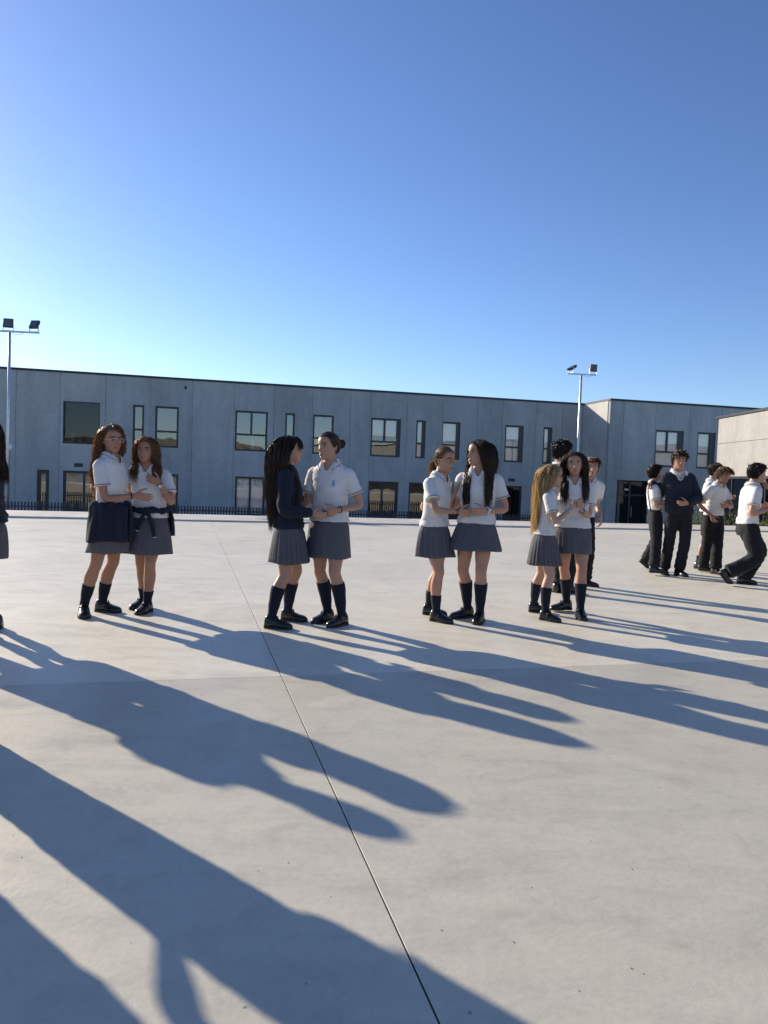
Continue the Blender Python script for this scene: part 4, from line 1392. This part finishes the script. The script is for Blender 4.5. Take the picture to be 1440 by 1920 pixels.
    def long_hair(s, length=.5, n=850, part=.03, front=.3, wave=0.0, curl=6, fringe=False, thick=1.0, tuck=False, back=.4, spread=1.0, ymax=.12):
        rng = np.random.default_rng(s.seed + 21)
        n = int(n * (1.5 if s.vox <= 1.0 else 1.0)); fine = .70 if s.vox <= 1.0 else 1.0
        cap = s.scalp(.035)
        r = s.roots(n, rng)
        K = 14
        lay = .10 + rng.uniform(.0, .12, n) * thick
        side = np.where(r[:, 0] + part > 0, 1.0, -1.0)
        d = np.stack([side * (.55 + rng.uniform(0, .3, n)), -back + rng.normal(0, .15, n) - .25 * (r[:, 1] < -.1), np.interp(r[:, 2], [.4, .9], [-.8, .12])], 1)
        if fringe:
            fr = (r[:, 1] > .18) & (np.abs(r[:, 0]) < .24)
            d[fr] = np.stack([rng.normal(0, .12, fr.sum()), np.full(fr.sum(), .9), np.full(fr.sum(), -.15)], 1)
        D = d[:, :1] * s.hl + d[:, 1:2] * s.hf + d[:, 2:3] * s.hu
        D /= np.linalg.norm(D, axis=1)[:, None]
        cen = np.array([0, -.02, .575]); rd = np.array([.345, .44, .43])
        L = length * rng.uniform(.86, 1.06, n)
        if fringe: L[fr] = .30 * s.h * 1.6 * rng.uniform(.8, 1.1, fr.sum())
        isfr = fr if fringe else np.zeros(n, bool)
        tofront = rng.uniform(0, 1, n) < front
        jit = rng.uniform(.040, .085, n)
        pos = s.hw(cen + (r - cen) * 1.06); out = [pos.copy()]
        ds = (L / (K - 1))[:, None]
        down = np.array([0, 0, -1.0])
        zfs = np.linspace(.45, .862, 22)
        C = np.array([s.spine(z)[0] for z in zfs]); Lx = np.array([s.spine(z)[1] for z in zfs]); Fx = np.array([s.spine(z)[2] for z in zfs])
        for k in range(K - 1):
            gfac = .28 + .5 * min(1, k / 5)
            D = D * (1 - gfac) + down * gfac + rng.normal(0, .05, (n, 3))
            D /= np.linalg.norm(D, axis=1)[:, None]
            pos = pos + D * ds
            # skull
            lc = s.hlocal(pos); e = (lc - cen) / rd; m = np.linalg.norm(e, axis=1)
            ins = m < 1 + lay
            e2 = e / (m[:, None] + 1e-9) * (1 + lay)[:, None]
            lc = np.where(ins[:, None], cen + e2 * rd, lc)
            # keep the face clear
            fz = (lc[:, 1] > .05) & (lc[:, 2] < .80) & (lc[:, 2] > -.2) & (np.abs(lc[:, 0]) < .315) & ~isfr
            lc[fz, 0] = side[fz] * .325
            nf = (lc[:, 1] > ymax) & (lc[:, 2] < .62) & ~isfr
            lc[nf, 1] = lc[nf, 1] * .5 + ymax * .5
            bk = ~tofront & ~isfr & (lc[:, 2] < .35)
            lc[bk, 1] = np.minimum(lc[bk, 1], ymax - .12)
            # neck: locks stay beside or behind it
            pos = s.hw(lc)
            # trunk
            zf = (pos[:, 2] - s.A[2]) / s.H + .53
            idx = np.clip(((zf - .45) / (.862 - .45) * 21).astype(int), 0, 21)
            rel = pos - C[idx]
            a = (rel * Lx[idx]).sum(1); b = (rel * Fx[idx]).sum(1)
            low = zf < np.where(tofront, .875, .845)
            w = np.interp(zf, s.T['z'], s.T['w']) * s.H + .022; dd = np.where(tofront, np.interp(zf, s.T['z'], s.T['f']), np.interp(zf, s.T['z'], s.T['b'])) * s.H + .020
            a2 = np.clip(a, -w * .93 * spread, w * .93 * spread)
            a2 = np.where(tofront & (np.abs(a2) < jit * s.H), side * s.H * jit, a2)
            lim = dd * np.sqrt(np.maximum(.05, 1 - (a2 / w) ** 2)) + lay * .10
            bb = np.where(tofront, np.maximum(b, lim), np.minimum(b, -lim))
            bb = np.where(tofront, np.minimum(bb, lim + .05), np.maximum(bb, -lim - .06))
            soft = np.clip((np.where(tofront, .875, .845) - zf) / .04, 0, 1) * .75
            na = a + (a2 - a) * soft; nb = b + (bb - b) * soft
            pos = np.where((low & ~isfr)[:, None], pos + Lx[idx] * (na - a)[:, None] + Fx[idx] * (nb - b)[:, None], pos)
            out.append(pos.copy())
        P = np.stack(out, 1)
        for _ in range(2): P[:, 1:-1] = P[:, 1:-1] * .5 + (P[:, :-2] + P[:, 2:]) * .25
        if wave:
            t = np.linspace(0, 1, K)[None, :]
            ph = rng.uniform(0, 6.28, n)[:, None] * .5; fq = curl * rng.uniform(.8, 1.2, n)[:, None]
            P = P + (np.sin(ph + t * fq * 2 * np.pi)[..., None] * s.hl + np.cos(ph * 1.3 + t * fq * 2 * np.pi)[..., None] * s.hf) * (wave * np.clip(t * 2.5 - .4, 0, 1))[..., None]
        tt = np.linspace(0, 1, K)[None, :]
        R = fine * rng.uniform(.0032, .0058, n)[:, None] * np.interp(tt, [0, .15, .6, 1], [.7, 1.0, .9, .15])
        V, q = s.locks_mesh(P, R)
        return s.hair_obj(V, q, cap)
    def tied_hair(s, n=520, tie=(0, -.50, .55), tail=.0, bun=False, loose=0.0):
        rng = np.random.default_rng(s.seed + 21)
        cap = s.scalp(.022)
        r = s.roots(n, rng)
        K = 13
        cen = np.array([0, -.02, .575]); rd = np.array([.345, .44, .43])
        e0 = (r - cen) / rd; e0 /= np.linalg.norm(e0, axis=1)[:, None]
        e1 = (np.array(tie) - cen) / rd; e1 = e1 / np.linalg.norm(e1)
        om = np.arccos(np.clip(e0 @ e1, -1, .9999))[:, None]
        P = []
        lay = rng.uniform(.03, .075, n)[:, None] + loose * rng.uniform(0, 1, n)[:, None]
        for t in np.linspace(0, 1, K):
            e = (np.sin((1 - t) * om) * e0 + np.sin(t * om) * e1) / np.sin(om)
            P.append(s.hw(cen + e * rd * (1 + lay * np.interp(t, [0, .2, 1], [.6, 1, 1]))))
        P = np.stack(P, 1)
        R = rng.uniform(.003, .0052, n)[:, None] * np.interp(np.linspace(0, 1, K), [0, .1, .9, 1], [.5, 1, 1, .6])[None]
        V, q = s.locks_mesh(P, R)
        tp = s.hw(np.array(tie)[None] + np.array([[0, -.04, 0]]))[0]
        if tail:
            m = 160
            st = tp + rng.normal(0, .012, (m, 3))
            d = unit(-s.hf * .8 + np.array([0, 0, -.3])) + rng.normal(0, .16, (m, 3)); pos = st; pp = [pos]
            for k in range(K - 1):
                d = d * .62 + np.array([0, 0, -1.0]) * .38; d /= np.linalg.norm(d, axis=1)[:, None]
                pos = pos + d * tail / (K - 1); pp.append(pos)
            P2 = np.stack(pp, 1); R2 = rng.uniform(.003, .0055, m)[:, None] * np.interp(np.linspace(0, 1, K), [0, .6, 1], [1, .9, .15])[None]
            V2, q2 = s.locks_mesh(P2, R2); q = np.concatenate([q, q2 + len(V)]); V = np.concatenate([V, V2])
        if bun:
            m = 150
            ax1 = s.hl; ax2 = s.hu; c = tp - s.hf * .10 * s.h
            ang = rng.uniform(0, 6.28, m)[:, None] + np.linspace(0, 4.5, K)[None]
            rr = rng.uniform(.05, .15, m)[:, None] * s.h
            zz = rng.normal(0, .05, m)[:, None] * s.h * np.ones((1, K))
            P2 = c + (np.cos(ang) * rr)[..., None] * ax1 + (np.sin(ang) * rr)[..., None] * ax2 + zz[..., None] * s.hf
            R2 = np.full((m, K), .0055)
            V2, q2 = s.locks_mesh(P2, R2); q = np.concatenate([q, q2 + len(V)]); V = np.concatenate([V, V2])
        return s.hair_obj(V, q, cap)
    def short_hair(s, n=620, length=.045, comb=(0, .5, .0), fringe=.055, puff=.5, side_len=.5, curl=.0):
        rng = np.random.default_rng(s.seed + 21)
        cap = s.scalp(.030)
        r = s.roots(n, rng)
        K = 6
        n = int(n * 1.5); shell = rng.uniform(1.07, 1.16, (n, 1))
        r = s.roots(n, rng)
        cen = np.array([0, -.02, .575]); rd = np.array([.345, .44, .43])
        nr = (r - cen) / rd ** 2; nr /= np.linalg.norm(nr, axis=1)[:, None]
        tang = np.array(comb)[None] + rng.normal(0, .25, (n, 3))
        dn = np.array([0, 0, -1.0])
        topw = np.clip((r[:, 2] - .62) / .22, 0, 1)[:, None]
        d = nr * (puff * .30 * topw + .03) + tang * 1.3 * topw + (dn + np.array([0, -.25, 0])) * (1 - topw) * .9
        d -= nr * np.minimum(0, (d * nr).sum(1))[:, None]
        L = length * (side_len + (1 - side_len) * topw[:, 0]) * rng.uniform(.75, 1.2, n)
        fr = (r[:, 1] > .20) & (r[:, 2] > .74)
        L[fr] = fringe * rng.uniform(.8, 1.2, fr.sum())
        d /= np.linalg.norm(d, axis=1)[:, None]
        pos = r + nr * .028; P = [s.hw(pos)]
        for k in range(K - 1):
            d = d + dn * (.34 * topw) + rng.normal(0, .07 + curl, (n, 3)); d /= np.linalg.norm(d, axis=1)[:, None]
            pos = pos + d * (L / (K - 1) / s.h)[:, None]
            e = (pos - cen) / rd; m = np.linalg.norm(e, axis=1)[:, None]
            pos = np.where(m < shell, cen + e / m * shell * rd, pos)
            P.append(s.hw(pos))
        P = np.stack(P, 1)
        R = rng.uniform(.0036, .0060, n)[:, None] * np.interp(np.linspace(0, 1, K), [0, .5, 1], [1, .9, .12])[None]
        V, q = s.locks_mesh(P, R)
        return s.hair_obj(V, q, cap)
    # ------------------------------------------------------------ accessories
    def glasses(s, material):
        h = s.h; mb = MB()
        for sg in (1, -1):
            P = []
            for t in np.linspace(0, 2 * np.pi, 19):
                x = sg * .150 + .105 * math.copysign(abs(math.cos(t)) ** .75, math.cos(t)); z = .475 + .072 * math.copysign(abs(math.sin(t)) ** .75, math.sin(t))
                P.append(s.hw((x, .455 - .25 * max(0, abs(x) - .2), z)))
            mb.tube(P, [.011 * h] * 19, 6)
            mb.tube([s.hw((sg * .25, .44, .50)), s.hw((sg * .335, .34, .50)), s.hw((sg * .365, .02, .49))], [.012*h, .012*h, .010*h], 6)
        mb.tube([s.hw((-.05, .47, .49)), s.hw((0, .485, .50)), s.hw((.05, .47, .49))], [.011*h]*3, 6)
        mb.build('glasses', MAT[material], s.root, True)
    def band(s, i, along, material, name, rr=.004, face=False):
        """bracelet or watch at a fraction along the forearm from wrist"""
        E, Wt = s.el[i], s.wr[i]
        d = unit(Wt - E); c = Wt - d * along
        r = np.interp(along, [0, .05, .12], [.0140, .0150, .0185]) * s.H + .003
        a = unit(np.cross(d, [0, 1, .2])); b = np.cross(d, a)
        P = [c + (a * math.cos(t) + b * math.sin(t)) * r for t in np.linspace(0, 2*np.pi, 17)]
        o = mesh_obj(name, *tube(P, [rr] * 17, 6), MAT[material], s.root, True)
        if face:
            out = unit(np.array([0, -1, .25]) - d * (np.array([0, -1, .25]) @ d))
            mesh_obj('watch_case', *tube([c + out * (r - .002), c + out * (r + .007)], [.016, .016], 14, cap=.1), MAT['steel'], o)
    def tied_sweater(s, hem, wrap=1.0, sleeves=True):
        """sweater knotted round the waist: rolled band, hanging back and two sleeves"""
        H = s.H
        ring = s.ring(.585, .030, .030, 40)
        P = ring + [ring[0]]
        P = [p + np.array([0, 0, .006 * math.sin(k * .9)]) for k, p in enumerate(P)]
        o = mesh_obj('tied_sweater', *tube(P, [.026 + .006 * math.sin(k * 1.7) for k in range(len(P))], 10, up=(0, 0, 1)), MAT['navy'], s.root, True)
        n = 60; rows = 10
        c, l, f = s.spine(.56)
        V = []
        a0, a1 = (rad(-90 - 180 * wrap), rad(-90 + 180 * wrap))
        for r in range(rows + 1):
            t = r / rows; zf = .59 + (hem - .59) * t
            w = .101 * H + .028 + .030 * t; d = .070 * H + .030 + .030 * t
            cc = s.spine(max(.53, zf))[0].copy(); cc[2] = s.A[2] + (zf - .53) * H
            kk = (s.hip[0] + s.hip[1] + s.kn[0] + s.kn[1]) / 4
            if zf < .53: cc[:2] = cc[:2] * (1 - .5 * t) + kk[:2] * .5 * t
            for j in range(n + 1):
                a = a0 + (a1 - a0) * j / n
                rr = .010 * math.sin(5 * a + 3 * t) + .006 * math.sin(11 * a + 2)
                V.append(cc + l * (w + rr) * math.cos(a) + f * (d + rr) * math.sin(a) + np.array([0, 0, .010 * t * math.sin(3 * a)]))
        Fc = [(r*(n+1)+j, r*(n+1)+j+1, (r+1)*(n+1)+j+1, (r+1)*(n+1)+j) for r in range(rows) for j in range(n)]
        b = mesh_obj('sweater_back', V, Fc, MAT['navy'], o, True)
        md = b.modifiers.new('thick', 'SOLIDIFY'); md.thickness = .010; md.offset = 0
        if sleeves:
            c, l, f = s.spine(.58)
            k0 = c + f * (.055 * H + .045)
            mesh_obj('knot', *ellipsoid(k0, [l, f, np.array([0, 0, 1.0])], [.045, .032, .038]), MAT['navy'], o, True)
            for sg in (1, -1):
                P = [k0, k0 + l * sg * .03 + f * .02 + [0, 0, -.05], k0 + l * sg * .055 + f * .015 + [0, 0, -.12], k0 + l * sg * .075 + [0, 0, -.20 - .03 * sg]]
                P, R = spline(P, [.020, .027, .028, .024], 4)
                sl = mesh_obj('sweater_sleeve', *tube(P, R, 10, up=f, flat=.6, cap=.1), MAT['navy'], o, True)
                e = P[-1]; dv = unit(P[-1] - P[-2])
                mesh_obj('cuff_stripe', *tube([e - dv * .012, e - dv * .006], [.0262, .0262], 10, up=f, flat=.64, cap=.05), MAT['polo'], sl, True)
    def suspenders(s):
        for sg in (1, -1):
            P = []
            for zf, side in ((.575, 1), (.62, 1), (.67, 1), (.72, 1), (.77, 1), (.805, 1), (.828, 0), (.805, -1), (.77, -1), (.72, -1), (.66, -1), (.60, -1), (.575, -1)):
                c, l, f = s.spine(zf)
                x = sg * (.062 if side else .060) * s.H
                if side:
                    hit = s.bvh.ray_cast(Vector(c + l * x + f * side * .4), Vector(-f * side))
                else:
                    hit = s.bvh.ray_cast(Vector(c + l * x + np.array([0, 0, .3])), Vector((0, 0, -1)))
                if hit[0] is not None:
                    nn = f * side if side else np.array([0, 0, 1.0])
                    P.append(np.array(hit[0]) + nn * .005)
            l = s.spine(.7)[1]
            P, R = spline(P, [.013] * len(P), 3)
            mesh_obj('suspender', *tube(P, R, 8, up=l, flat=.28), MAT['navy'], s.shirt, True)
    def v_trim(s, vdepth):
        """inner shirt, shirt collar and two pale stripes round a V-neck"""
        rings = [s.ring(z, .004, .004, 30) for z in (.72, .76, .80, .82, .84, .852)]
        v, f = loft(rings); mesh_obj('inner_shirt', v, f, MAT['polo'], s.root, True)
        s.collar(s.shirt, .045, 'polo', False)
        c, l, f = s.spine(.845)
        for k, off in enumerate((.006, .020)):
            P = []
            for t in np.linspace(-1, 1, 17):
                zz = c[2] + .004 - (vdepth * s.H) * (1 - abs(t)) - off * .8
                x = t * (.50 * vdepth * s.H + .002) + np.sign(t) * off * .9
                hit = s.bvh.ray_cast(Vector((c + l * x + f * .4) * np.array([1, 1, 0]) + np.array([0, 0, zz])), Vector(-f))
                if hit[0] is not None and (np.array(hit[0]) - c) @ f > -.02: P.append(np.array(hit[0]) + f * .003)
            if len(P) > 4: mesh_obj('neck_stripe', *tube(P, [.0042] * len(P), 6), MAT['polo'], s.shirt, True)
# ================================================================== the cast (pixels of the photograph give directions; depth comes from the feet on the plaza)
GP = 'pupils dancing in pairs on the plaza'
def girl(spec, hairfn, shirt='polo', skirt=None, sock=.42, shirt_kw=None, **kw):
    p = Person(dict(group=GP, sex='F', legs='skirt', **spec))
    p.make_body()
    sk = dict(shirt_kw or {})
    if shirt == 'polo': p.top('polo', **sk)
    else: p.top('sweater', long=True, material='navy', loose=1.08, ease=.018, **sk)
    p.skirt(**(skirt or {}))
    p.socks(sock); p.shoes()
    hairfn(p)
    return p
def boy(spec, hairfn, shirt='polo', shorts=False, shirt_kw=None, width=1.0):
    p = Person(dict(group=GP, sex='M', legs='shorts' if shorts else 'trousers', **spec))
    p.make_body()
    sk = dict(shirt_kw or {})
    if shirt == 'polo': p.top('polo', **sk)
    else: p.top('sweater', long=True, material='navy', loose=1.12, ease=.022, **sk)
    p.trousers(shorts=shorts, width=width)
    if shorts: p.socks(.70)
    p.shoes()
    hairfn(p)
    return p

# pair beside the floodlight mast
a = girl(dict(label='tall girl in pale glasses with wavy brown hair and a sweater tied over her skirt', seed=1, skin='skin_tan', hair='chestnut', face=78, chest=80, head=42, pitch=-3, tilt=2,
    hpx=(208, 797), pel=210, feet=[(200, 1147, 78), (157, 1156, 25)], smile=0,
    hands=[dict(w=(305, 925, .36), to=(318, 930, .36)), dict(w=(252, 929, -.10), e=(197, 926, -.16), to=(290, 936, -.10), thumb=(.2, -.2, 1), curl=14)]),
    lambda p: p.long_hair(.43, 1000, .10, .0, .026, 6, thick=1.7, back=1.0, ymax=.0), skirt=dict(hem=.335, flare=.020), sock=.50)
a.tied_sweater(.395, .97, False); a.glasses('glasses_pale'); a.band(1, .022, 'navy', 'bracelet', .005)
b = girl(dict(label='shorter girl holding a hand to her chest with a sweater knotted at her waist', seed=2, skin='skin_tan', hair='chestnut', face=8, chest=4, head=2, pitch=0, tilt=-4,
    hpx=(275, 820), pel=280, feet=[(271, 1149, -10), (263, 1140, -20)], smile=2,
    hands=[dict(w=(299, 907, -.17), e=(318, 938, -.06), to=(272, 893, -.22), thumb=(-.2, -.3, 1), curl=26), dict(w=(186, 917, .10), to=(170, 912, .02), curl=40)]),
    lambda p: p.long_hair(.235, 800, .0, .45, .013, 4, thick=1.15, back=.15), skirt=dict(hem=.335, flare=.038, amp=.006), sock=.68)
b.tied_sweater(.44, .55, True); b.band(0, .012, 'steel', 'watch', .005, True)

# pair by the joint line
a = girl(dict(label='girl in a navy sweater with very long dark hair and a fringe', seed=3, skin='skin', hair='dark', face=92, chest=96, head=104, pitch=4,
    hpx=(537, 817), pel=543, feet=[(548, 1164, 78), (518, 1178, 82)], smile=0,
    hands=[dict(w=(608, 925, .36)), dict(w=(583, 962, -.12), e=(528, 945, -.22), to=(612, 970, -.12), curl=30)]),
    lambda p: p.long_hair(.60, 1100, .0, .02, .010, 4, fringe=True, thick=1.15, back=.75, ymax=.05), shirt='sweater', skirt=dict(hem=.335, flare=.026, amp=.019, pleats=24), sock=.30, shirt_kw=dict(hem=.515))
a.band(1, -.002, 'stripe', 'cuff', .006)
b = girl(dict(label='girl with slicked back hair in a white polo with a pale blue chest crest', seed=4, skin='skin', hair='dark', face=-22, chest=-18, head=-42, pitch=0, tilt=3,
    hpx=(622, 811), pel=617, feet=[(634, 1173, -35), (607, 1166, -40)], smile=1,
    hands=[dict(w=(634, 956, -.17), e=(664, 930, -.04), to=(598, 968, -.17), thumb=(0, -.5, 1), curl=35), dict(w=(527, 960, .12), e=(574, 945, .06), to=(510, 962, .05), curl=35)]),
    lambda p: p.tied_hair(560, (0, -.46, .62), 0, True), skirt=dict(hem=.352, flare=.016, amp=.003, pleats=20), sock=.27)
b.crest(1); b.band(0, .02, 'cord_red', 'bracelet', .005); b.band(0, .005, 'steel', 'bracelet', .003)

# pair beyond the joint line
a = girl(dict(label='girl in gold glasses with light brown hair tied back clasping hands', seed=5, skin='skin', hair='chestnut', face=55, chest=55, head=44, pitch=-4, tilt=-3,
    hpx=(830, 838), pel=815, feet=[(812, 1153, 70), (825, 1166, 52)], smile=1,
    hands=[dict(w=(851, 926, .0), e=(842, 955, .05), to=(872, 897, .02), thumb=(-.5, -.6, .3), curl=12), dict(w=(858, 960, -.15), e=(813, 938, -.20), to=(892, 964, -.17), thumb=(0, -.4, 1), curl=24)]),
    lambda p: p.tied_hair(560, (0, -.44, .40), .16, False, .05), skirt=dict(hem=.365, flare=.026, amp=.019, pleats=20), sock=.60)
a.glasses('glasses_gold'); a.band(1, .012, 'cord_red', 'bracelet', .004)
b = girl(dict(label='tall girl with long straight dark hair over her shoulder wearing a chunky watch', seed=6, skin='skin', hair='dark', face=-14, chest=-18, head=-66, pitch=2,
    hpx=(903, 825), pel=893, feet=[(897, 1167, -18), (868, 1158, -62)], smile=2,
    hands=[dict(w=(912, 957, -.18), e=(941, 940, -.05), to=(872, 964, -.19), thumb=(0, -.4, 1), curl=24), dict(w=(806, 950, .20), e=(853, 945, .12), to=(788, 948, .14), curl=35)]),
    lambda p: p.long_hair(.46, 850, .04, .45, .005, 3, thick=1.0, back=.2, spread=.75), skirt=dict(hem=.395, flare=.042, amp=.010, pleats=18), sock=.30)
b.band(0, .012, 'white', 'watch', .007, True)

# pair with two boys behind
a = girl(dict(label='small girl with very long blonde hair and dark glasses', seed=7, skin='skin_fair', hair='blonde', face=78, chest=84, head=92, pitch=-4,
    hpx=(1032, 870), pel=1022, feet=[(1008, 1148, 82), (1029, 1164, 48)], smile=0,
    hands=[dict(w=(1085, 985, .40)), dict(w=(1068, 956, -.12), e=(1033, 978, -.22), to=(1086, 942, -.10), thumb=(-.4, -.3, 1), curl=45)]),
    lambda p: p.long_hair(.50, 1050, .0, .0, .006, 3, thick=1.15, back=.8, ymax=.05), skirt=dict(hem=.345, flare=.030, amp=.017, pleats=24), sock=.36)
a.glasses('glasses_dark'); a.band(1, .03, 'steel', 'watch', .003, True)
b = girl(dict(label='girl with dark hair down both shoulders holding clasped hands with the blonde girl', seed=8, skin='skin', hair='dark', face=-6, chest=-8, head=-12, pitch=4, tilt=3,
    hpx=(1078, 848), pel=1075, feet=[(1089, 1160, -4), (1054, 1146, -70)], smile=0,
    hands=[dict(w=(1090, 957, -.22), e=(1099, 972, -.10), to=(1082, 936, -.22), thumb=(-.6, -.3, .6), curl=45), dict(w=(1024, 972, .0), e=(1050, 950, .14), to=(1003, 976, -.06), curl=30)]),
    lambda p: p.long_hair(.34, 560, .0, .55, .004, 3, thick=.75, back=.15), skirt=dict(hem=.385, flare=.006, amp=.004, pleats=22), sock=.32)
b.band(0, .02, 'navy', 'bracelet', .003)
boy(dict(label='boy seen from behind with thick black hair, mostly hidden by the two girls', seed=9, skin='skin_tan', hair='black', face=130, chest=130, head=122, vox=1.25,
    hpx=(1050, 826), feet=[(1050, 1110, 130), (1066, 1112, 110)], smile=0,
    hands=[dict(w=(1085, 985, .35)), dict(w=(1080, 960, -.1))]),
    lambda p: p.short_hair(700, .055, (0, .3, .1), .05, .6, .35))
p = boy(dict(label='boy with a brown fringe letting one arm hang, half hidden behind the dark haired girl', seed=10, skin='skin', hair='brown', face=0, chest=4, head=-8, vox=1.25,
    hpx=(1110, 857), pel=1088, feet=[(1102, 1099, 60), (1064, 1101, 10)], smile=0,
    hands=[dict(w=(1126, 968, -.05), e=(1123, 930, .06), to=(1129, 1000, -.08), thumb=(-.6, -.8, 0), curl=35), dict(w=(1072, 965, -.25))]),
    lambda p: p.short_hair(650, .055, (.5, .8, .1), .075, .55, .4))
p.crest(1, .735, .8)

# boys on the far side
p = boy(dict(label='boy wearing navy suspenders over a white polo, looking up at his partner', seed=11, skin='skin', hair='black', face=78, chest=72, head=98, pitch=12, vox=1.3,
    hpx=(1227, 872), pel=1228, feet=[(1212, 1068, 75, 40), (1230, 1079, 80)], smile=2,
    hands=[dict(w=(1252, 935, .15)), dict(w=(1258, 944, -.18), e=(1226, 952, -.22), to=(1284, 938, -.2), curl=30)]),
    lambda p: p.short_hair(650, .05, (0, .4, .1), .045, .6, .3), shirt_kw=dict(hem=.565, tuck=True), width=1.15)
p.suspenders()
p = boy(dict(label='tallest boy, in a loose navy V-neck sweater with white neck stripes', build=.88, shw=.092, seed=12, skin='skin_tan', hair='dark', face=-2, chest=-4, head=-4, pitch=-4, vox=1.3,
    hpx=(1272, 845), pel=1272, feet=[(1276, 1080, 12), (1246, 1077, -15)], smile=1,
    hands=[dict(w=(1290, 944, -.20), e=(1310, 925, -.02), to=(1262, 944, -.25), curl=30), dict(w=(1222, 903, .12), e=(1240, 915, .15), to=(1212, 918, .06), curl=35)]),
    lambda p: p.short_hair(700, .065, (.2, .7, .15), .095, .6, .45, .12), shirt='sweater', shirt_kw=dict(hem=.50, vdepth=.075), width=1.0)
p.v_trim(.075)
boy(dict(label='boy in dark shorts standing behind the laughing boy', seed=13, skin='skin_tan', hair='dark', face=60, chest=60, head=50, vox=1.4,
    hpx=(1339, 869), pel=1326, feet=[(1322, 1064, 60), (1313, 1067, 30)], smile=0,
    hands=[dict(w=(1362, 935, .2)), dict(w=(1340, 932, -.12), e=(1316, 938, -.15))]),
    lambda p: p.short_hair(600, .04, (0, .3, .1), .04, .5, .3), shorts=True)
boy(dict(label='laughing boy bending forward with one arm down and messy dark hair', seed=14, skin='skin_tan', hair='brown', face=30, chest=34, head=26, pitch=-14, tilt=-6, vox=1.3,
    hpx=(1353, 874), pel=1337, lean_y=-.10, feet=[(1345, 1077, 30), (1322, 1072, 60)], smile=2,
    hands=[dict(w=(1364, 948, -.20), e=(1374, 955, -.02), to=(1352, 950, -.28), curl=40), dict(w=(1333, 966, -.20), e=(1318, 942, -.15), to=(1342, 982, -.22), curl=30)]),
    lambda p: p.short_hair(700, .06, (.3, .7, .1), .08, .7, .5, .12), width=1.2)
boy(dict(label='boy in profile lunging on one toe with wide dark trousers', seed=15, skin='skin', hair='black', face=88, chest=84, head=90, pitch=2, drop=.13, vox=1.3,
    hpx=(1417, 869), pel=1401, feet=[(1398, 1095, 88), (1362, 1098, 75, 52)], smile=1,
    hands=[dict(w=(1444, 952, .15)), dict(w=(1440, 956, -.18), e=(1413, 952, -.22), to=(1462, 950, -.18), curl=25)]),
    lambda p: p.short_hair(650, .05, (0, .5, .1), .05, .55, .3), width=1.25)
boy(dict(label='partner of the lunging boy, only a bare bent arm showing', seed=16, skin='skin_tan', hair='dark', face=-95, chest=-92, head=-90, vox=1.4,
    hpx=(1490, 866), feet=[(1478, 1100, -90), (1500, 1094, -95)], smile=1,
    hands=[dict(w=(1446, 918, -.18), e=(1442, 958, -.2)), dict(w=(1440, 950, .2))]),
    lambda p: p.short_hair(500, .05, (0, .5, .1), .05, .55, .3))

# pupils just outside the frame whose shadows cross the foreground
girl(dict(label='girl in a navy sweater with long dark hair, only her back and arm showing', seed=17, skin='skin', hair='dark', face=-70, chest=-75, head=-80,
    hpx=(-28, 780), pel=-24, feet=[(-48, 1189, -70), (-22, 1178, -80)], smile=0,
    hands=[dict(w=(-90, 955, -.12), e=(14, 955, -.12)), dict(w=(-110, 930, .2))]),
    lambda p: p.long_hair(.32, 700, .0, .0, .010, 4, back=.6, ymax=.05), shirt='sweater', skirt=dict(hem=.345, flare=.026, amp=.010), sock=.35, shirt_kw=dict(hem=.51))
girl(dict(label='girl in a white polo dancing with the girl in the navy sweater beyond the mast', seed=18, skin='skin', hair='brown', face=70, chest=70, head=75, vox=1.5,
    hpx=(-124, 769), feet=[(-136, 1185, 70), (-118, 1197, 60)], smile=0,
    hands=[dict(w=(-70, 930, .2)), dict(w=(-95, 950, -.2), e=(-140, 950, -.25))]),
    lambda p: p.tied_hair(420, (0, -.44, .55), .2), skirt=dict(hem=.35, flare=.03), sock=.35)
boy(dict(label='boy near the viewer, hand on hip, whose long shadow reaches the joint line', seed=19, skin='skin', hair='dark', face=50, chest=50, head=50, vox=1.5,
    hpx=(-162, 720), feet=[(-143, 1333, 50), (-193, 1353, 50)], smile=0,
    hands=[dict(w3=(-2.12, 3.50, 1.0)), dict(w3=(-2.34, 3.45, .88), pole=(-.64, -.77, -.2))]),
    lambda p: p.short_hair(500, .05, (0, .5, .1), .05, .55, .3))
boy(dict(label='boy nearest the viewer, his shadow filling the corner of the concrete', seed=20, skin='skin', hair='dark', face=146, chest=146, head=146, vox=1.5,
    hpx=(-384, 690), feet=[(-412, 1372, 146), (-362, 1412, 146)], smile=0,
    hands=[dict(w3=(-2.73, 3.29, .80)), dict(w3=(-2.39, 3.06, .80))]),
    lambda p: p.short_hair(500, .05, (0, .5, .1), .05, .55, .3))
